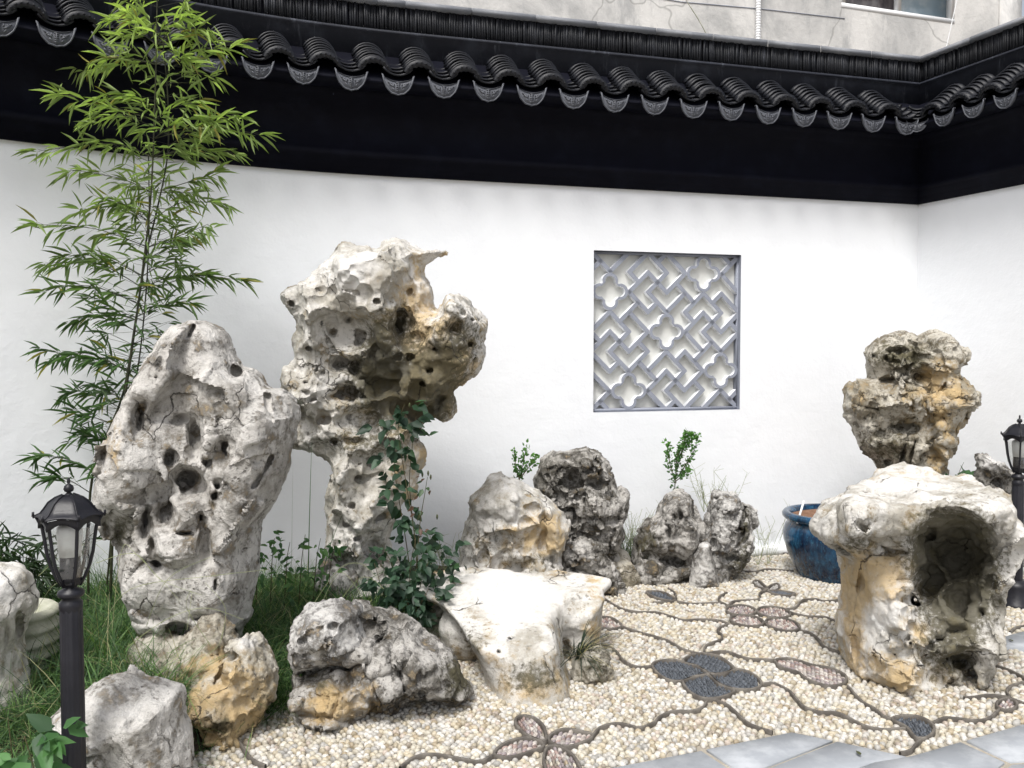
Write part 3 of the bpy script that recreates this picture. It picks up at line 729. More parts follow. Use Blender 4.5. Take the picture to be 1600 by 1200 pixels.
# ------------------------------------------------------------------ pebble mosaic
pav = tag(part('pebble_paving', np.array([(-3, 2.2, -.006), (4.9, 2.2, -.006), (4.9, 7.4, -.006), (-3, 7.4, -.006)]), [(0, 1, 2, 3)], M['mortar']), kind='structure')
cords = [
 [(374, 1161), (392, 1188), (415, 1200)], [(625, 1203), (647, 1187), (677, 1182), (719, 1189), (749, 1193), (771, 1183)],
 [(925, 1153), (938, 1140), (959, 1134), (976, 1135), (1000, 1140), (1022, 1132), (1030, 1124), (1045, 1116), (1060, 1114), (1080, 1114), (1097, 1109), (1104, 1099)],
 [(925, 1000), (939, 1010), (955, 1014), (966, 1024), (971, 1031), (983, 1040), (1000, 1045), (1019, 1043)],
 [(971, 981), (998, 990), (1017, 995), (1040, 1002), (1054, 1009), (1068, 1017), (1097, 1025)],
 [(940, 934), (947, 939), (969, 952), (995, 958), (1026, 959), (1051, 966), (1068, 971), (1097, 970), (1125, 972), (1139, 977)],
 [(1020, 943), (1034, 943), (1049, 942), (1056, 936), (1054, 928), (1044, 921)], [(1056, 941), (1074, 945), (1097, 945), (1125, 944), (1137, 948)],
 [(1136, 928), (1124, 934), (1124, 941), (1131, 945), (1138, 948), (1145, 942), (1162, 940), (1181, 939), (1188, 935), (1187, 929), (1197, 924)],
 [(1224, 954), (1242, 952), (1250, 943), (1257, 939), (1274, 938), (1287, 941), (1306, 940), (1317, 937)],
 [(1229, 956), (1242, 961), (1263, 965), (1287, 966), (1302, 971), (1316, 976), (1330, 984), (1360, 992)],
 [(1250, 987), (1265, 991), (1278, 1000), (1287, 1012), (1302, 1018), (1319, 1023), (1350, 1030)],
 [(1139, 977), (1128, 981), (1121, 987), (1128, 995), (1126, 1002), (1111, 1007), (1102, 1013), (1099, 1024)],
 [(1097, 1025), (1119, 1021), (1137, 1021), (1154, 1027), (1171, 1032), (1194, 1033), (1212, 1034)],
 [(1189, 1072), (1207, 1070), (1222, 1076), (1234, 1083), (1244, 1094), (1256, 1107), (1278, 1115), (1309, 1117), (1328, 1126), (1353, 1138), (1381, 1143), (1414, 1141)],
 [(1103, 1094), (1119, 1097), (1137, 1105), (1153, 1119), (1172, 1135), (1207, 1147)], [(1325, 1075), (1338, 1090), (1350, 1101), (1366, 1110), (1381, 1122), (1396, 1127)],
 [(1457, 1133), (1475, 1125), (1497, 1126), (1522, 1129), (1544, 1126), (1556, 1116), (1563, 1110)], [(1441, 1156), (1431, 1166), (1422, 1176), (1406, 1180)],
 [(1506, 1093), (1522, 1092), (1544, 1089), (1569, 1091), (1587, 1097), (1610, 1106)], [(1580, 1095), (1573, 1082), (1581, 1074), (1605, 1067)],
 [(1541, 1030), (1553, 1041), (1575, 1049), (1594, 1058), (1612, 1070)], [(1578, 990), (1587, 983), (1610, 979)], [(1156, 894), (1181, 895), (1200, 891), (1240, 894)],
 [(1300, 866), (1260, 869), (1225, 866), (1190, 866)]]
def ell(cx, cy, a, b, tilt=0, n=14):
    return [(cx+a*math.cos(t)*math.cos(tilt)-b*math.sin(t)*math.sin(tilt), cy+a*math.cos(t)*math.sin(tilt)+b*math.sin(t)*math.cos(tilt)) for t in [2*math.pi*i/n for i in range(n)]]
petals = [  # outline, kind, direction of the stones (pixel vector)
 ([(1019, 1042), (1030, 1036), (1050, 1034), (1070, 1038), (1090, 1045), (1106, 1055), (1085, 1060), (1066, 1067), (1046, 1066), (1029, 1056)], 'slate'),
 ([(1067, 1036), (1080, 1027), (1099, 1024), (1122, 1028), (1140, 1040), (1146, 1048), (1130, 1055), (1108, 1055), (1090, 1044)], 'slate'),
 ([(1109, 1056), (1130, 1057), (1148, 1049), (1170, 1053), (1187, 1065), (1189, 1074), (1176, 1080), (1150, 1080), (1125, 1072)], 'slate'),
 ([(1068, 1067), (1086, 1061), (1107, 1057), (1125, 1073), (1147, 1081), (1140, 1088), (1120, 1094), (1098, 1094), (1080, 1086), (1071, 1076)], 'slate'),
 ([(852, 1161), (836, 1158), (820, 1150), (808, 1138), (806, 1127), (817, 1122), (833, 1125), (847, 1135), (853, 1150)], 'pink'),
 ([(857, 1159), (866, 1148), (884, 1143), (905, 1146), (926, 1152), (915, 1162), (895, 1169), (872, 1169)], 'pink'),
 ([(850, 1169), (832, 1177), (808, 1185), (788, 1187), (772, 1182), (783, 1169), (806, 1159), (832, 1157)], 'pink'),
 ([(858, 1170), (875, 1171), (893, 1182), (905, 1200), (908, 1218), (880, 1222), (858, 1212), (850, 1195), (851, 1180)], 'pink'),
 ([(925, 968), (941, 966), (955, 968), (966, 974), (971, 981), (960, 985), (942, 984), (922, 981)], 'pink'),
 ([(1010, 927), (1025, 926), (1040, 929), (1052, 936), (1054, 941), (1035, 939), (1020, 934)], 'slate'),
 ([(1177, 911), (1184, 909), (1192, 914), (1198, 922), (1190, 921), (1181, 917)], 'grey'), ([(1199, 922), (1204, 917), (1214, 914), (1218, 919), (1212, 925), (1203, 925)], 'grey'),
 ([(1200, 926), (1212, 925), (1231, 927), (1242, 930), (1231, 933), (1212, 931)], 'slate'),
 (ell(1158, 956, 23, 8, .05), 'pink'), (ell(1209, 959, 26, 8.5, .1), 'pink'), (ell(1167, 972, 26, 8.5, .12), 'pink'), (ell(1223, 978, 27, 9.5, .18), 'pink'),
 ([(1317, 938), (1330, 934), (1345, 937), (1352, 941), (1340, 946), (1325, 944)], 'pink'),
 ([(1212, 1034), (1231, 1032), (1250, 1036), (1269, 1042), (1297, 1047), (1316, 1055), (1323, 1063), (1316, 1072), (1297, 1075), (1278, 1071), (1259, 1063), (1246, 1053), (1227, 1048), (1216, 1042)], 'pink'),
 ([(1394, 1127), (1412, 1122), (1437, 1124), (1456, 1134), (1459, 1146), (1448, 1156), (1431, 1156), (1417, 1140)], 'slate'),
 (ell(1573, 1104, 16, 9), 'pink')]
cordG = [catmull([g2(*p) for p in c], 5) for c in cords]
petG = [catmull([g2(*p) for p in c], 4, True) for c, _ in petals]
def strip(pts, w_, z0_, z1_, closed=False):
    pts = np.asarray(pts); n = len(pts); d = (np.roll(pts, -1, 0)-np.roll(pts, 1, 0)) if closed else np.gradient(pts, axis=0)
    d /= np.linalg.norm(d, axis=1)[:, None]+1e-9; nn = np.stack([-d[:, 1], d[:, 0]], 1); V = []
    for s, z in ((-1, z0_), (-1, z1_), (-.6, z1_+.003), (.6, z1_+.003), (1, z1_), (1, z0_)):
        for p, m_ in zip(pts, nn): V.append((*(p+m_*s*w_/2), z))
    k = n if closed else n-1
    Q = [(r*n+i, r*n+(i+1) % n, (r+1)*n+(i+1) % n, (r+1)*n+i) for r in range(5) for i in range(k)]
    return np.array(V), [q[::-1] for q in Q]
for c in cordG:
    V, Q = strip(c, .0102, -.006, .011); part('edging_tile', V, Q, M['cord'], pav)
for c in petG:
    V, Q = strip(c, .0115, -.006, .0125, True); part('motif_edging', V, Q, M['cord'], pav)

# pebble template: low dome
def dome(n=8):
    V = [(math.cos(2*math.pi*i/n), math.sin(2*math.pi*i/n), -.35) for i in range(n)]
    V += [(1.0*math.cos(2*math.pi*(i+.5)/n), 1.0*math.sin(2*math.pi*(i+.5)/n), .18) for i in range(n)]
    V += [(.64*math.cos(2*math.pi*i/n), .64*math.sin(2*math.pi*i/n), .80) for i in range(n)] + [(0, 0, 1)]
    T = []
    for r in (0, 1):
        for i in range(n):
            a, b, c, d = r*n+i, r*n+(i+1) % n, (r+1)*n+i, (r+1)*n+(i+1) % n
            T += [(a, b, c), (b, d, c)] if r == 0 else [(a, b, d), (a, d, c)]
    T += [(2*n+i, 2*n+(i+1) % n, 3*n) for i in range(n)]; return np.array(V, float), np.array(T)
DV, DT = dome()
def scatter(pos, ang, sx, sy, sz, tint, z=0.0):
    """many domes as one vertex array"""
    n = len(pos); c, s = np.cos(ang), np.sin(ang)
    X = DV[None, :, 0]*sx[:, None]; Y = DV[None, :, 1]*sy[:, None]; Z = DV[None, :, 2]*sz[:, None]
    # a little shape noise per pebble
    wob = 1+.10*np.sin(3*np.arctan2(DV[:, 1], DV[:, 0])[None]+ang[:, None]*7)
    X, Y = X*wob, Y*wob
    V = np.stack([pos[:, 0, None]+X*c[:, None]-Y*s[:, None], pos[:, 1, None]+X*s[:, None]+Y*c[:, None], Z+z], -1).reshape(-1, 3)
    T = (DT[None]+(np.arange(n)*len(DV))[:, None, None]).reshape(-1, 3)
    return V, T, np.repeat(tint, len(DV), 0)
# zones between the cords by flood fill
RS = np.random.RandomState(4); cell = .02; x0_, y0_, x1_, y1_ = -1.9, 2.55, 4.9, 7.15
nxg, nyg = int((x1_-x0_)/cell), int((y1_-y0_)/cell); gxx, gyy = np.meshgrid(x0_+cell*(np.arange(nxg)+.5), y0_+cell*(np.arange(nyg)+.5), indexing='ij')
bar_ = np.zeros((nxg, nyg), bool)
for c in cordG+[np.vstack([c, c[:1]]) for c in petG]:
    for a, b in zip(c[:-1], c[1:]):
        for t_ in np.linspace(0, 1, max(2, int(np.linalg.norm(b-a)/.008))):
            p = a+(b-a)*t_; i, j = int((p[0]-x0_)/cell), int((p[1]-y0_)/cell)
            if 0 <= i < nxg-1 and 0 <= j < nyg-1: bar_[i, j] = bar_[i+1, j] = True
lab = np.zeros((nxg, nyg), np.int32); nl2 = 0
for i in range(0, nxg, 3):
    for j in range(0, nyg, 3):
        if lab[i, j] or bar_[i, j]: continue
        nl2 += 1; st = [(i, j)]; lab[i, j] = nl2
        while st:
            a, b = st.pop()
            for u, v in ((a+1, b), (a-1, b), (a, b+1), (a, b-1)):
                if 0 <= u < nxg and 0 <= v < nyg and not lab[u, v] and not bar_[u, v]: lab[u, v] = nl2; st.append((u, v))
zone_off = RS.rand(nl2+1); 
# rows follow a slowly turning direction; hexagonal jittered grid
PS = .0300; rows = []
gi, gj = np.meshgrid(np.arange(-215, 215), np.arange(-215, 215), indexing='ij')
th0 = math.radians(62); u = gi*PS*.80+(gj % 2)*PS*.40; v_ = gj*PS*.86
px_ = 1.5+u*math.cos(th0)-v_*math.sin(th0); py_ = 4.8+u*math.sin(th0)+v_*math.cos(th0)
pos = np.stack([px_.ravel(), py_.ravel()], 1)
wv = np.stack([pos[:, 0], pos[:, 1], pos[:, 0]*0], 1); pos = pos+.09*(np.stack([vnoise(wv, 1.3, 21), vnoise(wv, 1.3, 22)], 1)-.5)+RS.uniform(-.0075, .0075, pos.shape)
ok = (pos[:, 0] > x0_+.05) & (pos[:, 0] < x1_-.05) & (pos[:, 1] > y0_+.05) & (pos[:, 1] < y1_-.05); pos = pos[ok]
qx, qy = proj(np.column_stack([pos, pos[:, 0]*0])); ok = (qx > 180) & (qx < 1900) & (qy < 1330) ; pos = pos[ok]
ok = sdf_poly(pos, slab_poly) < -.006; pos = pos[ok]; ok = sdf_poly(pos, bed_poly) < .08; pos = pos[ok]; ok = sdf_poly(pos, island) < -.008; pos = pos[ok]
wl_ = offs(.09); ok = (sdf_poly(pos, np.array(wl_[1:]+[np.array([0, -5])])) > 0); pos = pos[ok]
dm = np.full(len(pos), 9.)
for c in cordG: dm = np.minimum(dm, dist_line(pos, c))
inpet = np.zeros(len(pos), bool)
for c in petG: inpet |= sdf_poly(pos, c) > -.016
pos = pos[(dm > .0165) & ~inpet]
li = np.clip(((pos[:, 0]-x0_)/cell).astype(int), 0, nxg-1); lj = np.clip(((pos[:, 1]-y0_)/cell).astype(int), 0, nyg-1); lb = lab[li, lj]
zo = zone_off[lb]; w3 = np.column_stack([pos, pos[:, 0]*0]); zo = np.clip(.62*zo+.5*(fbm(w3, 1.1, 3, 31)-.5)+.2, 0, 1)
n = len(pos); pal = np.array([(.51, .475, .395), (.44, .39, .295), (.36, .30, .21), (.55, .53, .49), (.43, .37, .315), (.29, .25, .20), (.38, .37, .345)])
pw = np.array([.30, .25, .10, .18, .08, .04, .05]); pwh = np.array([.22, .08, .02, .55, .05, .01, .07])
pr = pw[None]*(1-zo[:, None])+pwh[None]*zo[:, None]; cdf = np.cumsum(pr/pr.sum(1, keepdims=True), 1); ch = (RS.rand(n, 1) > cdf).sum(1)
tint = pal[np.clip(ch, 0, 6)]*RS.uniform(.78, 1.12, (n, 1))
ang = th0+math.pi/2*0+(vnoise(w3, 1.1, 23)-.5)*1.2+RS.normal(0, .42, n)+math.pi/2
sx_, sy_, sz_ = PS*.48*RS.uniform(.72, 1.25, n), PS*.40*RS.uniform(.75, 1.18, n), RS.uniform(.0095, .0145, n)
# motif stones: elongated, side by side
mp, ma, mk = [], [], []
for c, (pp, kind) in zip(petG, petals):
    cc = c.mean(0); e = c-cc; uu, ss, vv = np.linalg.svd(e, full_matrices=False); ax = vv[0]; aw = math.atan2(ax[1], ax[0])
    lx, ly = (.030, .013) if kind == 'slate' else (.026, .014)
    L2 = np.abs(e@vv[0]).max(); W2 = np.abs(e@vv[1]).max()
    for a in np.arange(-L2, L2, lx*1.0):
        for bI, b in enumerate(np.arange(-W2, W2, ly*1.0)):
            p = cc+vv[0]*(a+(lx*.5 if bI % 2 else 0))+vv[1]*b
            mp.append(p); ma.append(aw); mk.append(0 if kind == 'slate' else 1 if kind == 'pink' else 2)
    inn = sdf_poly(np.array(mp), c)
    keep = [i for i in range(len(mp)) if inn[i] > .011 or mp[i][0] > 90]
    mp = [mp[i]+(np.array([100, 0]) if mp[i][0] < 90 else 0) for i in keep]; ma = [ma[i] for i in keep]; mk = [mk[i] for i in keep]
mp = np.array(mp)-np.array([100, 0]); ma = np.array(ma); mk = np.array(mk); k = len(mp)
mp = mp+RS.uniform(-.002, .002, mp.shape)
mt_ = np.where(mk[:, None] == 0, np.array([[.075, .085, .10]]), np.where(mk[:, None] == 1, np.array([[.36, .26, .235]]), np.array([[.30, .29, .28]])))
pk2 = np.array([(.27, .20, .18), (.38, .34, .31), (.23, .20, .205), (.44, .41, .38)])[RS.randint(0, 4, k)]
mt_ = np.where(mk[:, None] == 1, pk2, mt_)*RS.uniform(.7, 1.3, (k, 1))
pos = np.vstack([pos, mp]); ang = np.concatenate([ang, ma+RS.normal(0, .18, k)]); tint = np.vstack([tint, mt_])
sx_ = np.concatenate([sx_, np.where(mk == 0, .0165, .0145)*RS.uniform(.85, 1.15, k)]); sy_ = np.concatenate([sy_, np.where(mk == 0, .0068, .0075)*RS.uniform(.85, 1.15, k)])
sz_ = np.concatenate([sz_, RS.uniform(.008, .014, k)])
# the 300 nearest in view as objects of their own, the rest joined
qx, qy = proj(np.column_stack([pos, pos[:, 0]*0])); score = np.where((qx > 300) & (qx < 1600) & (qy < 1198), qy+ (sx_*sy_*2e5), -1); order = np.argsort(-score); first = order[:295]; rest = order[295:]
V, T, Cc = scatter(pos[rest], ang[rest], sx_[rest], sy_[rest], sz_[rest], tint[rest])
o = part('pebbles', V, T, M['pebble'], pav, smooth=True, col=Cc); tag(o, kind='stuff')
protos = {}
for i in first:
    key = tuple(np.round(tint[i]*12).astype(int))
    if key not in protos:
        protos[key] = np_mesh('pebble', DV, DT, M['pebble'], smooth=True, col=np.repeat(tint[i][None], len(DV), 0))
    o = link('pebble', protos[key], pav); o.location = (*pos[i], 0); o.rotation_euler = (0, 0, ang[i]); o.scale = (sx_[i], sy_[i], sz_[i])
print('pebbles', len(pos))
# ------------------------------------------------------------------ rocks
def smax(a, b, k):
    h = np.clip(.5+.5*(a-b)/k, 0, 1); return b+(a-b)*h+k*h*(1-h)
def rock(name, label, shapes, cuts, matk, h=.012, k=.05, scoop=(.014, 6.5), facet=(0, 5), rough=(.010, 9), stains_and_shading=(), seed=0, Yb=None, cat='rock', group=None, zmin=-.08):
    # bounds
    lo, hi = np.full(3, 1e9), np.full(3, -1e9)
    for s in shapes:
        if s[0] == 'sil':
            _, poly, Y, T, Rr, op = s; pts = np.array([P(x, y, Y) for x, y in poly]); b0 = pts.min(0)-[0, T*1.6, 0]; b1 = pts.max(0)+[0, T*1.3, 0]
        elif s[0] == 'loft': pts = np.array(s[1]); b0 = np.array([*pts.min(0), 0]); b1 = np.array([*pts.max(0), .42])
        elif s[0] == 'slab': pts = np.array(s[1]); b0 = np.array([*pts.min(0), s[2]]); b1 = np.array([*pts.max(0), s[3]])
        elif s[0] == 'ell': c = P(*s[1:4]); b0, b1 = c-np.array(s[4:7]), c+np.array(s[4:7])
        elif s[0] == 'cap': a, b = P(*s[1]), P(*s[2]); r = max(s[3], s[4]); b0, b1 = np.minimum(a, b)-r, np.maximum(a, b)+r
        lo, hi = np.minimum(lo, b0), np.maximum(hi, b1)
    lo -= .06; hi += .06; lo[2] = max(lo[2], zmin-3*h)
    n = np.ceil((hi-lo)/h).astype(int)+1
    ax = [lo[i]+h*np.arange(n[i]) for i in range(3)]
    X, Y_, Z = [a.astype(np.float32) for a in np.meshgrid(*ax, indexing='ij', sparse=True)]
    F = None
    for s in shapes:
        if s[0] == 'sil':
            _, poly, Y0, T, Rr, op = s
            pl = catmull([P(x, y, Y0)[[0, 2]] for x, y in poly], 3, True)
            XX, ZZ = np.meshgrid(ax[0], ax[2], indexing='ij'); Q = np.stack([XX, ZZ], -1)
            w3 = np.stack([XX, ZZ, XX*0+seed], -1)
            Qw = Q+op.get('warp', .02)*(np.stack([fbm(w3, 9, 3, 40+seed), fbm(w3, 9, 3, 50+seed)], -1)-.5)*2
            d = sdf_poly(Qw, pl); c = np.clip(d/Rr, 0, 1); prof = np.sqrt(1-(1-c)**2)
            tf = T*prof; e = np.clip(d/.05, 0, 1)
            for (bx, by, rx, ry, am, *pw_) in op.get('bumps', ()):
                q = P(bx, by, Y0-T*.8); sx = rx*(Y0-T)/FOC; sz = ry*(Y0-T)/FOC
                tf = tf+am*e*np.exp(-((((XX-q[0])/sx)**2+((ZZ-q[2])/sz)**2)**(pw_[0] if pw_ else 1)))
            ra, rf = op.get('relief', (.05, 4.))
            nz = np.abs(2*fbm(w3+7, rf, 2, 60+seed)-1); fp = w3.reshape(-1, 3)+.10*(np.stack([fbm(w3, 4, 3, 140), fbm(w3, 4, 3, 145), w3[..., 0]*0], -1).reshape(-1, 3)-.5)
            F1, F2, H_, D = worley(fp, rf*1.15, 60+seed); F1b, _, Hb, Db = worley(fp+9, rf*2.6, 65+seed)
            if op.get('rt', 'bowl') == 'bowl': rel = ((F1**2)*2.0-.62)*(.5+H_[:, 0])+.38*((F1b**2)*2.0-.62)*(.3+1.4*Hb[:, 0])
            else: rel = ((H_-.5)*D).sum(1)*2.2+(H_[:, 2]-.5)*.7+.4*(((Hb-.5)*Db).sum(1)*2.2+(Hb[:, 2]-.5)*.7)
            rel = rel.reshape(XX.shape); tf = tf+ra*e*(.35*(nz*2.2-.45)+1.25*rel)*np.clip(prof*1.2, 0, 1)
            tf = np.maximum(tf, 0); tb = T*prof*op.get('back', .9)
            V_ = Y_-Y0
            tl = op.get('lean', 0.0)   # leans back with height
            if tl: V_ = V_-tl*(Z-0.5)
            f = np.where(V_ < 0, tf[:, None, :]+V_, tb[:, None, :]-V_)
            f = np.where(d[:, None, :] < 0, d[:, None, :]-.3*np.abs(V_), f)
        elif s[0] == 'slab':
            _, pl, z0, z1, r = s; XX, YY = np.meshgrid(ax[0], ax[1], indexing='ij'); Q = np.stack([XX, YY], -1); w3 = np.stack([XX, YY, XX*0+seed], -1)
            d = sdf_poly(Q+.025*(np.stack([fbm(w3, 7, 3, 41), fbm(w3, 7, 3, 51)], -1)-.5), catmull(pl, 3, True))
            zt = z1+.03*(fbm(w3, 4, 3, 43)-.5); a = (r-d)[:, :, None]; dz = np.minimum(zt[:, :, None]-Z, Z-z0); b = r-dz
            f = r-(np.sqrt(np.maximum(a, 0)**2+np.maximum(b, 0)**2)+np.minimum(np.maximum(a, b), 0))
        elif s[0] == 'loft':
            _, pt, pb, za, zb, r, ex = s; XX, YY = np.meshgrid(ax[0], ax[1], indexing='ij'); Q = np.stack([XX, YY], -1); w3 = np.stack([XX, YY, XX*0+seed], -1)
            Qw = Q+.03*(np.stack([fbm(w3, 6, 3, 41), fbm(w3, 6, 3, 51)], -1)-.5); dt = sdf_poly(Qw, catmull(pt, 3, True)); db = sdf_poly(Qw, catmull(pb, 3, True))
            zt = za+zb*YY+.035*(fbm(w3, 3.5, 3, 43)-.5); t = np.clip(Z/zt[:, :, None], 0, 1)**ex; d = db[:, :, None]+(dt-db)[:, :, None]*t
            a = r-d; b = r-(zt[:, :, None]-Z); f = r-(np.sqrt(np.maximum(a, 0)**2+np.maximum(b, 0)**2)+np.minimum(np.maximum(a, b), 0))
        elif s[0] == 'ell':
            c = P(*s[1:4]); r = s[4:7]; f = (1-np.sqrt(((X-c[0])/r[0])**2+((Y_-c[1])/r[1])**2+((Z-c[2])/r[2])**2))*min(r)
        else:
            a, b = P(*s[1]), P(*s[2]); e = b-a; wx, wy, wz = X-a[0], Y_-a[1], Z-a[2]; t = np.clip((wx*e[0]+wy*e[1]+wz*e[2])/(e@e), 0, 1)
            f = s[3]+(s[4]-s[3])*t-np.sqrt((wx-t*e[0])**2+(wy-t*e[1])**2+(wz-t*e[2])**2)
        f = f.astype(np.float32); F = f if F is None else smax(F, f, k)
    def hit(px, py):
        r = ray(px, py); ys = np.arange(ax[1][0], ax[1][-1], h*.5); pt = np.array([0, 0, CAMH])+r*(ys/r[1])[:, None]
        i = np.round((pt-lo)/h).astype(int); ok = ((i >= 0) & (i < n)).all(1); i = np.clip(i, 0, n-1); v = F0[i[:, 0], i[:, 1], i[:, 2]]
        g = np.argwhere(ok & (v > 0)); return ys[g[0][0]] if len(g) else ys[len(ys)//2]
    F0 = F.copy()
    def sub(c0, rad):
        i0 = np.clip(np.floor((c0-rad-lo)/h).astype(int), 0, n-1); i1 = np.clip(np.ceil((c0+rad-lo)/h).astype(int)+1, 1, n)
        sl = tuple(slice(a_, max(b_, a_+1)) for a_, b_ in zip(i0, i1)); xx, yy, zz = np.meshgrid(ax[0][sl[0]], ax[1][sl[1]], ax[2][sl[2]], indexing='ij')
        pts = np.stack([xx, yy, zz], -1); wx = (fbm(pts, 13, 3, 101+seed)-.5)*2; wz = (fbm(pts, 13, 3, 111+seed)-.5)*2
        return sl, xx, yy, zz, wx, wz
    for c in cuts:
        if c[0] == 'h':
            _, px, py, rx, ry, dep = c[:6]; yc = hit(px, py); 
            if len(c) > 6: yc += c[6]
            q = P(px, py, yc); r = ray(px, py); sx, sz = r[0]/r[1], r[2]/r[1]; rx_, ry_ = rx*yc/FOC, ry*yc/FOC
            m_ = max(rx_, ry_); sl, xx, yy, zz, wx, wz = sub(q, np.array([m_*1.5+dep*abs(sx)+.05, dep+.05, m_*1.5+dep*abs(sz)+.05])); am = min(1.0*min(rx_, ry_), .045)
            dy = yy-q[1]; fl = 1+.55*np.clip(-dy/dep, -.35, 1)      # funnel: wider towards the viewer
            f = (np.sqrt(((xx-q[0]-dy*sx+wx*am)/(rx_*fl))**2+((zz-q[2]-dy*sz+wz*am)/(ry_*fl))**2+(dy/dep)**2)-1)*min(rx_, ry_, dep)
            F[sl] = -smax(-F[sl], -f, .014 if m_ > .03 else .006)
        else:   # groove along a pixel polyline
            _, pts, rp, dep = c[:4]
            for (ax_, ay_), (bx_, by_) in zip(pts[:-1], pts[1:]):
                ya, yb = hit(ax_, ay_), hit(bx_, by_); a, b = P(ax_, ay_, ya), P(bx_, by_, yb); ym = (ya+yb)/2; r = ray((ax_+bx_)/2, (ay_+by_)/2)
                sx, sz = r[0]/r[1], r[2]/r[1]; rr = rp*ym/FOC; ex, ez = b[0]-a[0], b[2]-a[2]
                sl, xx, yy, zz, wx, wz = sub((a+b)/2, np.abs(b-a)/2+np.array([rr*2+dep*abs(sx)+.04, dep+.04, rr*2+dep*abs(sz)+.04])); am = min(rr*.7, .007)
                dy0 = yy-ym; qx_ = xx-a[0]-dy0*sx+wx*am; qz_ = zz-a[2]-dy0*sz+wz*am; t = np.clip((qx_*ex+qz_*ez)/(ex*ex+ez*ez+1e-9), 0, 1); dy = yy-(ya+(yb-ya)*t)
                f = (np.sqrt(((qx_-t*ex)/rr)**2+((qz_-t*ez)/rr)**2+(dy/dep)**2)-1)*rr
                F[sl] = -smax(-F[sl], -f, .004)
    F = np.minimum(F, Z-zmin)
    F[0] = F[-1] = -1; F[:, 0] = F[:, -1] = -1; F[:, :, 0] = F[:, :, -1] = -1
    V, Q = surface_nets(F, lo, h); N = vnormals(V, Q)
    Vs = V+.05*(np.stack([fbm(V, 5, 2, 80), fbm(V, 5, 2, 82), fbm(V, 5, 2, 84)], 1)-.5)
    disp = .035*(fbm(V, 3.2, 2, seed+120)-.5)*(1 if facet[0] else .5)
    if scoop[0]:
        F1, F2, H_, D = worley(Vs, scoop[1], seed+3); disp += scoop[0]*((F1**2)*1.6-.55)*(.4+1.2*H_[:, 0])
        F1, F2, H_, D = worley(Vs+3.3, scoop[1]*2.6, seed+4); disp += scoop[0]*.35*((F1**2)*1.6-.55)*(.2+1.6*H_[:, 1])
    if facet[0]:
        F1, F2, H_, D = worley(Vs*np.array([1, 1, .8]), facet[1], seed+5); disp += facet[0]*(((H_-.5)*2*D).sum(1)*1.1+(H_[:, 2]-.5)*.9)
        F1, F2, H_, D = worley(Vs+5.1, facet[1]*2.7, seed+6); disp += facet[0]*.40*(((H_-.5)*2*D).sum(1)*1.2+(H_[:, 2]-.5)*.8)
    disp += rough[0]*(2.2*np.abs(2*fbm(V, rough[1], 4, seed+90, .55)-1)-.5)+rough[0]*.5*(fbm(V, rough[1]*4, 3, seed+95)-.5)
    V = V+N*disp[:, None]
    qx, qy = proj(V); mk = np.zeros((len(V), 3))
    for (px, py, rx, ry, ch, st) in stains_and_shading: mk[:, ch] += st*np.exp(-(((qx-px)/rx)**2+((qy-py)/ry)**2))
    base = np.array([V[:, 0].mean(), V[:, 1].mean(), max(V[:, 2].min(), 0)])
    o = part(name, V, Q, M[matk], None, base, smooth=True, col=np.clip(mk, 0, 1), colname='mask')
    tag(o, label, cat, group); return o

O_, D_, W_ = 0, 1, 2  # ochre stain, dark weathering with painted-in hollow shade, whitening partly standing for top light
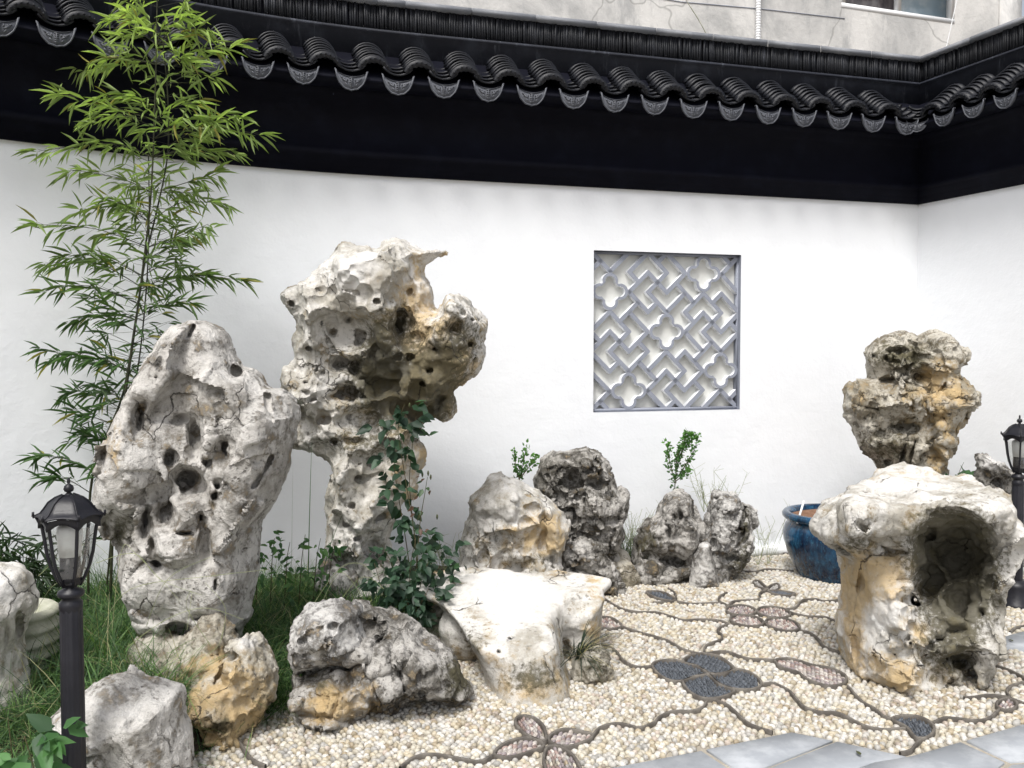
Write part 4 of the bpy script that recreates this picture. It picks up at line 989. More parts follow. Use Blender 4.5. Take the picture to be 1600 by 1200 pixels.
# tall scholar's stone A
rock('scholar_stone', 'tall pale grey scholar stone with many hollows, just right of the near lamp post', [
 ('sil', [(290, 506), (315, 501), (340, 512), (357, 538), (370, 562), (380, 575), (398, 582), (415, 602), (436, 604), (455, 612), (467, 634), (468, 655), (456, 690), (452, 716), (446, 745), (430, 780), (412, 808), (404, 832), (402, 870), (398, 905), (391, 940), (384, 975), (372, 1000), (365, 1060), (300, 1090), (245, 1075), (232, 1030), (228, 985), (212, 945), (196, 905), (186, 862), (172, 830), (163, 800), (154, 782), (161, 735), (175, 690), (190, 658), (206, 628), (216, 598), (240, 560), (266, 520)],
  3.98, .24, .16, dict(rt='facet', relief=(.075, 2.3), warp=.012, bumps=[(205, 730, 50, 70, .10, 2), (290, 795, 34, 28, .08, 4), (278, 848, 40, 34, .07, 4), (330, 630, 50, 50, .05, 2), (392, 745, 50, 130, .07, 2.5), (300, 560, 55, 40, .03, 2), (345, 910, 50, 60, .04, 2), (225, 925, 36, 40, .04, 2), (240, 600, 30, 30, .03, 2)]))],
 [('h', 218, 652, 19, 34, .14), ('h', 304, 680, 15, 38, .16), ('h', 322, 850, 7, 34, .10), ('h', 228, 812, 9, 26, .12), ('h', 292, 750, 27, 23, .24), ('h', 262, 795, 12, 40, .18), ('h', 266, 716, 12, 20, .12), ('h', 338, 756, 9, 11, .14), ('h', 338, 774, 8, 10, .14), ('h', 346, 704, 16, 24, .12), ('h', 322, 722, 12, 14, .12),
  ('h', 243, 884, 17, 17, .15), ('h', 371, 577, 9, 10, .09), ('h', 362, 1006, 12, 18, .12), ('h', 275, 990, 32, 20, .16), ('h', 244, 590, 4, 4, .06), ('h', 278, 1040, 26, 14, .16), ('h', 232, 1010, 22, 22, .12), ('h', 190, 840, 12, 22, .08),
  ('h', 252, 800, 9, 34, .16), ('h', 240, 850, 9, 26, .13), ('h', 290, 834, 20, 4, .08), ('h', 316, 866, 5, 24, .08), ('g', [(314, 806), (318, 838)], 2.6, .06), ('g', [(424, 615), (419, 658)], 4, .05), ('g', [(426, 712), (408, 742), (396, 760)], 4, .05),
  ('g', [(338, 905), (334, 922)], 2.6, .05), ('h', 315, 968, 22, 7, .08), ('g', [(306, 508), (292, 526)], 2.2, .04), ('h', 284, 655, 16, 10, .06)],
 'rock_pale', h=.0078, scoop=(.006, 5.5), facet=(.013, 3.2), rough=(.006, 10), seed=1,
 stains_and_shading=[(175, 690, 22, 60, O_, .45), (190, 830, 26, 40, D_, .7), (300, 1040, 60, 30, O_, .6), (325, 660, 50, 35, D_, .28), (225, 910, 50, 60, W_, .2), (250, 1000, 50, 40, D_, .25)])
rock('ochre_rock', 'knobbly ochre brown rock at the foot of the tall pale stone', [
 ('sil', [(352, 1000), (372, 990), (388, 986), (408, 998), (418, 1025), (428, 1055), (430, 1090), (418, 1118), (398, 1145), (350, 1162), (300, 1166), (276, 1150), (290, 1100), (316, 1060), (343, 1035)], 3.56, .18, .13, dict(relief=(.05, 7), bumps=[(330, 1110, 30, 30, .06), (400, 1060, 22, 40, .05)])),
 ('ell', 285, 1060, 3.78, .19, .14, .17), ('ell', 245, 1040, 3.86, .14, .12, .18), ('ell', 335, 1035, 3.74, .12, .12, .22)],
 [('h', 352, 1140, 16, 9, .06), ('h', 325, 1125, 9, 6, .04), ('h', 420, 1110, 10, 18, .1), ('g', [(345, 1010), (350, 1040), (335, 1070)], 5, .07)],
 'rock_cream', h=.008, scoop=(.018, 9), facet=(.014, 8), rough=(.010, 12), seed=2, stains_and_shading=[(355, 1115, 90, 75, O_, .95), (385, 1005, 30, 22, W_, .7), (345, 1135, 25, 18, D_, .8), (330, 1040, 40, 20, O_, .4), (415, 1100, 25, 40, D_, .5)])
# big scholar's stone B
rock('scholar_stone', 'large hollowed scholar stone with a pointed horn on top, before the white wall', [
 ('sil', [(443, 462), (452, 450), (470, 443), (488, 432), (500, 416), (514, 402), (532, 382), (550, 377), (572, 385), (592, 391), (606, 380), (622, 374), (640, 382), (660, 390), (690, 392), (703, 395), (694, 402), (676, 409), (664, 416), (662, 430), (671, 440), (677, 460), (676, 478), (686, 484), (692, 470), (697, 459), (712, 459), (732, 466), (746, 484), (758, 504), (755, 530), (758, 556), (748, 578), (730, 596), (713, 610), (716, 632), (708, 656), (693, 662), (676, 655), (664, 664), (656, 688), (664, 704), (656, 738), (650, 768), (622, 800), (610, 850), (625, 900), (618, 985), (520, 990), (500, 960), (512, 905), (510, 850), (512, 795), (509, 752), (522, 735), (506, 716), (478, 706), (452, 701), (446, 680), (466, 658), (461, 640), (450, 622), (447, 596), (450, 574), (464, 566), (467, 545), (463, 528), (468, 512), (462, 498), (447, 484)],
  5.0, .24, .15, dict(relief=(.080, 4.0), warp=.008, bumps=[(555, 430, 60, 45, .15), (610, 420, 40, 35, .10), (490, 470, 30, 30, .05), (600, 520, 22, 38, .16), (575, 480, 60, 22, .10), (705, 520, 50, 50, .14), (690, 590, 45, 30, .12), (640, 600, 40, 25, .10), (500, 580, 28, 45, .06), (540, 780, 40, 60, .06), (620, 590, 60, 50, -.04), (655, 650, 45, 26, -.05), (620, 440, 60, 25, .06), (520, 640, 40, 20, .05)]))],
 [('h', 497, 452, 7, 7, .06), ('h', 622, 506, 12, 23, .15), ('h', 561, 526, 10, 13, .13), ('h', 533, 569, 19, 15, .17), ('h', 556, 578, 14, 18, .14), ('h', 540, 616, 25, 14, .14), ('h', 506, 654, 11, 12, .1), ('h', 470, 648, 8, 8, .08), ('h', 711, 514, 17, 20, .10), ('h', 725, 488, 6, 5, .06),
  ('h', 671, 577, 8, 9, .1), ('h', 494, 575, 3.6, 3.6, .06), ('h', 504, 583, 3.6, 3.6, .06), ('h', 478, 597, 4.5, 4.5, .06), ('h', 476, 612, 9, 5, .06), ('h', 652, 678, 9, 11, .35), ('h', 600, 600, 34, 24, .09), ('h', 645, 640, 45, 22, .12), ('h', 575, 655, 35, 18, .06), ('h', 690, 625, 12, 8, .08), ('h', 560, 690, 20, 12, .05),
  ('h', 478, 507, 5, 4, .04), ('h', 590, 860, 22, 28, .12), ('h', 620, 560, 12, 8, .08), ('h', 460, 575, 8, 6, .06), ('h', 586, 560, 10, 26, .08), ('h', 645, 505, 14, 10, .07), *[('h', x, y, r, r*.8, .07) for x, y, r in ((480, 545, 6), (520, 520, 4), (545, 500, 5), (590, 470, 6), (470, 640, 4), (490, 625, 5), (520, 690, 7), (480, 680, 5), (545, 650, 6), (580, 720, 8), (550, 790, 7), (600, 780, 9), (530, 760, 5), (680, 545, 7), (735, 540, 6), (700, 560, 5), (740, 500, 5), (640, 560, 8), (605, 690, 8), (570, 620, 6), (455, 475, 5), (640, 455, 5), (660, 600, 6), (560, 840, 8))], ('g', [(502, 502), (510, 525), (524, 552)], 1.8, .04), ('g', [(535, 452), (560, 458)], 1.6, .03), ('g', [(512, 742), (560, 752), (600, 738)], 4, .05), ('g', [(540, 820), (600, 806)], 5, .06), ('h', 528, 850, 14, 8, .05), ('h', 614, 705, 18, 14, .06)],
 'rock_smooth', h=.0088, scoop=(.022, 6.5), facet=(.008, 6), rough=(.009, 9), seed=3,
 stains_and_shading=[(660, 520, 60, 60, O_, .55), (690, 590, 75, 75, O_, .65), (650, 450, 25, 40, O_, .55), (590, 640, 70, 40, O_, .38), (615, 600, 80, 65, D_, .85), (720, 520, 50, 60, D_, .6), (625, 500, 30, 40, D_, .6), (655, 640, 50, 30, D_, .7), (640, 740, 25, 60, O_, .6), (600, 700, 60, 40, D_, .4), (590, 520, 14, 30, D_, .35), (545, 420, 70, 50, W_, .7), (490, 500, 40, 80, W_, .35), (480, 690, 40, 25, D_, .4), (540, 690, 40, 30, D_, .3), (545, 870, 60, 50, D_, .5), (580, 560, 40, 60, D_, .35), (690, 590, 50, 50, D_, .5), (530, 780, 50, 30, D_, .3), (700, 398, 12, 6, O_, .9)])
rock('foot_rock', 'grey weathered footing stone buried in plants below the large hollowed stone', [('ell', 548, 905, 4.86, .20, .16, .17), ('ell', 610, 915, 4.9, .15, .14, .13)], [('h', 590, 890, 12, 12, .08)], 'rock_grey', h=.011, scoop=(.014, 8), facet=(.02, 6), seed=31)
rock('peaked_rock', 'pale cream peaked rock with rounded hollows, standing left of the grey rocks under the window', [
 ('sil', [(712, 905), (722, 860), (724, 832), (734, 800), (738, 775), (752, 757), (768, 742), (782, 734), (798, 745), (822, 757), (845, 766), (862, 783), (874, 806), (885, 826), (886, 850), (876, 872), (874, 900), (860, 950), (720, 950)], 5.5, .22, .16, dict(relief=(.05, 5), bumps=[(780, 800, 40, 40, .08), (760, 860, 40, 30, .05), (872, 850, 12, 40, .06)]))],
 [('h', 853, 812, 9, 17, .09), ('h', 850, 845, 14, 28, .10), ('h', 755, 805, 9, 8, .05), ('h', 756, 872, 12, 22, .08), ('h', 862, 880, 13, 20, .12), ('h', 835, 795, 14, 10, .05), ('h', 800, 885, 24, 12, .05)],
 'rock_smooth', h=.0092, scoop=(.026, 6), facet=(.012, 5), rough=(.006, 9), seed=4, stains_and_shading=[(860, 832, 28, 34, O_, .85), (780, 850, 60, 40, O_, .3), (760, 850, 60, 45, D_, .45), (845, 880, 40, 30, D_, .4), (790, 760, 40, 30, W_, .6), (820, 850, 40, 50, O_, .3)])
rock('grey_rock', 'dark grey craggy boulder with a deep cleft under its cap, behind the pale peaked rock', [
 ('sil', [(832, 738), (840, 722), (860, 706), (880, 700), (900, 699), (922, 699), (938, 708), (948, 722), (958, 738), (966, 760), (978, 772), (980, 795), (975, 818), (976, 840), (965, 862), (966, 900), (850, 905), (840, 800), (830, 760)], 5.88, .20, .15, dict(rt='facet', relief=(.05, 6), bumps=[(935, 790, 35, 35, .10), (915, 725, 50, 16, .08), (940, 835, 30, 25, .04)]))],
 [('h', 892, 752, 22, 16, .16), ('h', 935, 756, 34, 7, .10), ('h', 880, 778, 12, 18, .10), ('h', 905, 836, 18, 10, .07), ('h', 856, 745, 10, 8, .06)],
 'rock_dark', h=.0095, scoop=(.01, 9), facet=(.026, 4.5), rough=(.007, 11), seed=5, stains_and_shading=[(895, 715, 50, 14, W_, .35), (950, 800, 30, 30, W_, .18), (900, 790, 60, 60, D_, .3)])
rock('low_rock', 'low jagged dark rock lying right beside the pale peaked rock', [
 ('sil', [(872, 868), (884, 850), (900, 840), (918, 842), (936, 856), (948, 872), (958, 888), (968, 905), (968, 930), (870, 935)], 5.62, .14, .10, dict(rt='facet', relief=(.04, 8)))], [('g', [(885, 885), (915, 892), (935, 902)], 4, .06)],
 'rock_dark', h=.009, facet=(.03, 9), rough=(.012, 12), seed=6, stains_and_shading=[(905, 850, 30, 12, W_, .5)])
rock('small_rock', 'small low tan stone bridging between the jagged rock and the hollow grey rock', [
 ('ell', 960, 905, 5.80, .17, .13, .14), ('ell', 940, 880, 5.95, .20, .12, .16)], [], 'rock_cream', h=.011, scoop=(.012, 8), rough=(.012, 9), seed=7, stains_and_shading=[(960, 905, 40, 20, D_, .5)])
rock('hollow_rock', 'dark grey rock with a black hollow at its foot, under the window', [
 ('sil', [(988, 872), (996, 842), (1010, 818), (1024, 806), (1034, 786), (1048, 770), (1068, 766), (1080, 774), (1086, 792), (1093, 815), (1096, 850), (1094, 880), (1090, 910), (1000, 912)], 5.98, .21, .15, dict(rt='facet', relief=(.05, 6), bumps=[(1050, 785, 28, 18, .08), (1020, 830, 18, 30, .06), (1070, 830, 24, 26, .05)]))],
 [('h', 1050, 876, 34, 19, .20), ('h', 1062, 806, 7, 13, .08), ('h', 1010, 868, 18, 14, .08), ('g', [(1040, 815), (1048, 845)], 3.5, .05)],
 'rock_dark', h=.0092, scoop=(.012, 9), facet=(.024, 4.5), rough=(.007, 11), seed=8, stains_and_shading=[(1010, 850, 30, 35, D_, .6), (1050, 775, 22, 10, W_, .4), (1075, 835, 18, 22, W_, .3)])
rock('grey_rock', 'speckled upright grey rock with a split right edge, nearest the blue pot', [
 ('sil', [(1096, 905), (1094, 850), (1098, 822), (1104, 800), (1108, 776), (1116, 768), (1134, 769), (1150, 774), (1158, 788), (1172, 790), (1177, 810), (1175, 838), (1170, 862), (1158, 885), (1140, 902), (1130, 912)], 5.96, .19, .13, dict(rt='facet', relief=(.045, 7), bumps=[(1130, 820, 25, 30, .06)]))],
 [('g', [(1159, 790), (1160, 830), (1154, 856)], 3.5, .09), ('h', 1142, 872, 13, 5, .07), ('h', 1117, 778, 7, 5, .05), ('h', 1110, 850, 6, 8, .04)],
 'rock_grey', h=.0088, scoop=(.012, 10), facet=(.024, 6), rough=(.009, 12), seed=9, stains_and_shading=[(1165, 830, 12, 60, D_, .6), (1150, 880, 30, 20, D_, .5), (1130, 800, 30, 25, W_, .4)])
rock('wedge_stone', 'thin upright grey wedge of stone leaning at the front of the dark hollow rock', [
 ('sil', [(1078, 912), (1081, 888), (1086, 866), (1098, 850), (1108, 850), (1113, 872), (1121, 905), (1122, 918), (1078, 922)], 5.74, .07, .05, dict(relief=(.012, 7), warp=.005))], [], 'rock_grey', h=.008, scoop=(.003, 8), facet=(.006, 8), rough=(.006, 12), seed=10, stains_and_shading=[(1100, 852, 14, 5, W_, .9)])
# flat bench stone: a tilted flat top narrowing down to its foot
TA, TB = -.54, .2
def GT(px, py):
    r = ray(px, py); t = (CAMH-TA)/(TB*r[1]-r[2]); return (r*t)[:2]
top = [GT(x, y) for x, y in ((622, 905), (640, 891), (692, 884), (760, 882), (830, 888), (872, 884), (922, 893), (962, 903), (956, 916), (915, 930), (880, 945), (862, 965), (866, 1000), (850, 1018), (810, 1018), (770, 1014), (735, 1005), (712, 975), (684, 945), (640, 920))]
foot = [g2(x, y) for x, y in ((752, 1060), (762, 1082), (790, 1100), (830, 1108), (878, 1100), (892, 1082), (886, 1050), (850, 1025), (790, 1030))]
rock('bench_stone', 'broad smooth white flat-topped stone lying on the pebbles in the centre foreground', [
 ('loft', top, foot, TA, TB, .045, 1.15),
 ('sil', [(872, 934), (936, 930), (944, 940), (943, 965), (940, 1010), (934, 1045), (905, 1050), (885, 1010), (870, 960)], 4.40, .14, .10, dict(relief=(.02, 5), warp=.006)),
 ('ell', 735, 985, 4.40, .16, .14, .16)],
 [('h', 672, 899, 11, 4.5, .09), ('h', 778, 1018, 4, 3, .04),  ('g', [(790, 1002), (802, 994)], 1.6, .03)],
 'rock_smooth', h=.0085, k=.06, scoop=(.007, 4), facet=(.006, 4), rough=(.005, 6), seed=11,
 stains_and_shading=[(690, 890, 30, 8, O_, .8), (835, 1060, 60, 35, D_, .7), (835, 1060, 75, 40, O_, .45), (760, 1020, 30, 40, O_, .3), (740, 1000, 35, 40, D_, .45), (905, 935, 35, 30, D_, .35), (925, 990, 25, 40, O_, .5), (880, 890, 30, 6, O_, .4), (800, 930, 90, 45, W_, 1.0), (935, 915, 20, 20, O_, .35), (840, 1080, 60, 18, O_, .35), (700, 930, 20, 20, D_, .5)])  # dark front patches paint in shade, white patch a lit top; ochre is stain
rock('small_rock', 'small weathered tan stone tucked under the left edge of the flat white stone', [
 ('sil', [(650, 1040), (653, 985), (664, 958), (688, 943), (716, 948), (742, 975), (752, 1045)], 4.55, .13, .10, dict(relief=(.05, 8)))], [('h', 715, 985, 12, 12, .06)], 'rock_cream', h=.01, facet=(.02, 9), seed=12, stains_and_shading=[(690, 1000, 30, 20, O_, .5), (720, 1010, 30, 30, D_, .7)])
rock('small_rock', 'small brownish stone beside the dry sedge tuft', [
 ('sil', [(898, 1062), (902, 1030), (925, 1010), (948, 1015), (958, 1035), (962, 1062), (950, 1072)], 4.12, .10, .08, dict(relief=(.03, 8)))], [], 'rock_cream', h=.009, facet=(.015, 9), seed=13, stains_and_shading=[(930, 1040, 40, 30, D_, .6), (905, 1015, 20, 15, O_, .5)])
# the boulder pair left of the bench
rock('cap_boulder', 'rounded pale grey boulder resting as a cap on the rough dark rock beside the grass', [
 ('sil', [(451, 1000), (452, 982), (463, 962), (480, 946), (500, 940), (522, 938), (545, 941), (558, 950), (560, 972), (572, 998), (586, 1010), (582, 1024), (570, 1030), (540, 1036), (505, 1040), (478, 1042), (460, 1038), (452, 1022)], 3.70, .20, .14, dict(rt='facet', relief=(.03, 5), warp=.008, bumps=[(510, 990, 40, 30, .04)]))],
 [('h', 470, 1002, 8, 5, .04), ('h', 520, 975, 7, 6, .03)], 'rock_grey', h=.0078, scoop=(.012, 8), facet=(.008, 8), rough=(.013, 12), seed=14, stains_and_shading=[(505, 965, 50, 25, W_, .45), (500, 1022, 50, 16, D_, .4)])
rock('rough_rock', 'rough dark brown and grey rock under the pale cap boulder', [
 ('sil', [(462, 1046), (500, 1030), (545, 945), (572, 942), (600, 948), (625, 962), (648, 980), (668, 998), (698, 1012), (715, 1035), (728, 1060), (738, 1085), (715, 1098), (680, 1092), (640, 1090), (620, 1100), (600, 1100), (580, 1112), (545, 1128), (510, 1130), (488, 1122), (470, 1105), (460, 1080)], 3.80, .20, .14, dict(rt='facet', relief=(.05, 6), bumps=[(660, 1030, 35, 35, .06), (505, 1090, 40, 30, .10), (600, 1072, 20, 20, .06), (630, 965, 40, 12, .04)]))],
 [('h', 574, 978, 20, 22, .10), ('h', 594, 1000, 14, 10, .09), ('g', [(470, 1048), (520, 1046), (575, 1036)], 5, .12), ('g', [(572, 1045), (585, 1080), (600, 1098)], 5, .10), ('g', [(620, 1045), (632, 1080)], 4, .08), ('h', 640, 1096, 30, 8, .1), ('h', 700, 1070, 8, 10, .04)],
 'rock_dark', h=.0078, scoop=(.010, 9), facet=(.024, 4.2), rough=(.007, 11), seed=15, stains_and_shading=[(515, 1112, 70, 26, O_, .85), (620, 965, 60, 18, W_, .35), (530, 1085, 40, 30, O_, .35), (500, 1065, 40, 25, D_, .5), (715, 1060, 30, 40, D_, .8), (560, 1100, 30, 15, W_, .4), (650, 1010, 30, 20, W_, .35)])
rock('rounded_rock', 'smooth rounded pale grey boulder at the bottom left, right behind the near lamp post', [
 ('sil', [(66, 1150), (90, 1112), (128, 1076), (150, 1060), (176, 1053), (198, 1054), (222, 1066), (250, 1072), (280, 1080), (284, 1120), (294, 1150), (297, 1200), (290, 1260), (60, 1270)], 3.08, .19, .13, dict(rt='facet', relief=(.02, 4), warp=.006, bumps=[(200, 1120, 60, 50, .03)]))],
 [], 'rock_pale', h=.0078, scoop=(.006, 5), facet=(.010, 5), rough=(.007, 9), seed=16, stains_and_shading=[(180, 1110, 90, 60, W_, .5)])
rock('leaning_rock', 'white rounded rock cut off by the left edge of the picture, among the grass', [
 ('sil', [(-80, 900), (-10, 882), (12, 888), (28, 900), (40, 920), (47, 945), (40, 975), (26, 1010), (30, 1040), (42, 1065), (36, 1110), (-80, 1150)], 3.42, .2, .14, dict(relief=(.03, 4), bumps=[(10, 930, 25, 30, .05)]))],
 [('h', 30, 985, 8, 26, .08), ('h', 8, 1000, 10, 30, .05)], 'rock_smooth', h=.009, scoop=(.012, 6), seed=17, stains_and_shading=[(0, 920, 40, 40, W_, .9)])
# stone in the corner K
rock('corner_stone', 'rugged grey and ochre stone, wider at its top, standing before the wall corner', [
 ('sil', [(1354, 562), (1356, 546), (1375, 528), (1399, 520), (1418, 521), (1428, 534), (1433, 544), (1438, 528), (1455, 519), (1470, 519), (1486, 532), (1499, 550), (1498, 566), (1486, 574), (1499, 592), (1505, 606), (1512, 616), (1508, 640), (1500, 668), (1485, 674), (1482, 698), (1475, 722), (1466, 760), (1473, 890), (1373, 895), (1378, 760), (1371, 722), (1350, 706), (1338, 682), (1328, 652), (1327, 622), (1327, 602), (1340, 591), (1359, 592), (1356, 578)],
  6.1, .26, .17, dict(rt='facet', relief=(.075, 3.6), bumps=[(1410, 625, 26, 28, .12), (1478, 620, 26, 45, .16), (1500, 630, 16, 28, .08), (1395, 560, 40, 22, .08), (1470, 545, 30, 24, .10), (1345, 625, 25, 35, .08), (1390, 690, 40, 20, .03), (1355, 690, 16, 30, .06)]))],
 [('h', 1400, 548, 22, 10, .11), ('h', 1385, 592, 18, 7, .14), ('h', 1440, 588, 12, 10, .14), ('h', 1448, 622, 8, 30, .12), ('h', 1408, 666, 32, 13, .17), ('h', 1375, 675, 14, 12, .12), ('h', 1385, 724, 8, 5, .08), ('h', 1350, 653, 3, 3, .06), ('g', [(1474, 600), (1464, 625), (1460, 650)], 2.6, .07), ('g', [(1475, 640), (1474, 672)], 4, .12), ('g', [(1332, 630), (1352, 637), (1374, 641)], 2.6, .06), ('g', [(1422, 675), (1405, 720)], 3.5, .08), ('g', [(1350, 552), (1380, 560), (1412, 566)], 3, .06), ('g', [(1432, 690), (1420, 725)], 4, .06), ('g', [(1470, 680), (1440, 720)], 3.5, .06)],
 'rock_cream', h=.0088, scoop=(.007, 6), facet=(.028, 4.2), rough=(.007, 10), seed=18,
 stains_and_shading=[(1475, 625, 38, 60, O_, .8), (1395, 620, 30, 30, W_, .35), (1450, 595, 20, 15, O_, .4), (1395, 555, 50, 30, D_, .7), (1385, 700, 60, 40, D_, .55), (1340, 610, 30, 30, O_, .3), (1470, 545, 35, 25, D_, .35), (1480, 600, 20, 12, W_, .6), (1410, 620, 24, 22, O_, .3), (1470, 715, 25, 20, O_, .5), (1430, 610, 20, 60, D_, .4)])
rock('wall_rock', 'rough grey stone with a white face, low against the right wall behind the far lamp', [
 ('sil', [(1526, 716), (1534, 707), (1548, 715), (1562, 722), (1576, 738), (1590, 760), (1592, 880), (1532, 880), (1530, 780), (1525, 745)], 5.75, .15, .10, dict(relief=(.05, 8), bumps=[(1550, 728, 20, 12, .05)]))], [('h', 1556, 756, 10, 7, .06)],
 'rock_dark', h=.010, facet=(.025, 9), rough=(.014, 12), seed=19, stains_and_shading=[(1548, 722, 26, 14, W_, 1.0)])
# stone stool L
pl = [G(x, y, .885)[:2] for x, y in ((1308, 772), (1320, 758), (1354, 747), (1372, 742), (1364, 732), (1392, 728), (1430, 729), (1470, 737), (1512, 744), (1536, 750), (1546, 762), (1572, 764), (1586, 776), (1578, 787), (1500, 789), (1400, 786), (1324, 790))]
rock('stool_stone', 'big pale table-like stone with a dark arched cavern, beside the blue pot', [
 ('slab', pl, .73, .885, .055),
 ('sil', [(1286, 836), (1291, 816), (1304, 797), (1326, 782), (1400, 776), (1480, 780), (1550, 790), (1588, 812), (1594, 834), (1574, 862), (1556, 900), (1556, 945), (1546, 982), (1536, 1003), (1540, 1030), (1526, 1050), (1500, 1062), (1440, 1070), (1395, 1072), (1352, 1056), (1328, 1036), (1322, 1000), (1331, 950), (1329, 880), (1322, 868), (1306, 862), (1292, 852)],
  4.20, .26, .14, dict(relief=(.075, 4.5), warp=.012, back=1.5, bumps=[(1310, 825, 40, 30, .06), (1400, 815, 40, 40, .05), (1380, 970, 42, 45, .10), (1540, 820, 40, 40, .05), (1375, 1040, 40, 30, .06), (1440, 1050, 40, 30, .04), (1500, 930, 50, 40, -.05), (1350, 900, 25, 40, .02), (1545, 960, 22, 40, .03)]))],
 [('h', 1488, 866, 68, 62, .44), ('h', 1452, 842, 26, 30, .40), ('h', 1452, 905, 36, 52, .42), ('h', 1500, 930, 34, 40, .16), ('h', 1425, 935, 26, 17, .20), ('h', 1430, 938, 7, 8, .8), ('h', 1508, 955, 17, 15, .16), ('h', 1534, 958, 8, 12, .12), ('h', 1500, 1035, 26, 20, .2), ('h', 1516, 1062, 18, 22, .2), ('h', 1476, 1029, 6, 8, .7), ('h', 1452, 1015, 20, 24, .08), ('h', 1413, 999, 11, 13, .08),
  ('h', 1430, 960, 5, 5, .08), ('h', 1300, 858, 30, 12, .10), ('h', 1380, 777, 9, 4, .04), ('h', 1356, 818, 4, 7, .06), ('h', 1566, 826, 16, 22, .07), ('h', 1343, 915, 6, 22, .06), ('g', [(1357, 825), (1364, 845), (1380, 856), (1420, 866)], 5, .06), ('h', 1465, 1082, 20, 20, .16), ('h', 1405, 1095, 40, 8, .12), ('h', 1385, 868, 20, 8, .05), ('h', 1490, 985, 26, 10, .06), ('h', 1465, 1000, 16, 18, .12), ('h', 1548, 908, 14, 18, .07), ('h', 1335, 1010, 8, 30, .05), ('h', 1418, 905, 22, 9, .08)],
 'rock_smooth', h=.0088, k=.06, scoop=(.016, 6), facet=(.014, 5), rough=(.008, 8), seed=20,
 stains_and_shading=[(1375, 905, 60, 48, O_, .95), (1334, 970, 24, 80, O_, .8), (1395, 1055, 80, 35, O_, .85), (1490, 856, 74, 66, D_, 1.4), (1500, 950, 70, 60, D_, .8), (1335, 850, 40, 22, D_, .6), (1480, 1030, 60, 50, D_, .6), (1330, 800, 50, 30, D_, .22), (1380, 960, 40, 34, W_, .9), (1430, 740, 80, 10, O_, .3), (1400, 760, 120, 25, W_, .7), (1560, 840, 30, 40, W_, .5), (1440, 985, 25, 20, O_, .5), (1470, 990, 40, 25, O_, .35)])  # dark patches over the cavern paint its shade into the stone colour
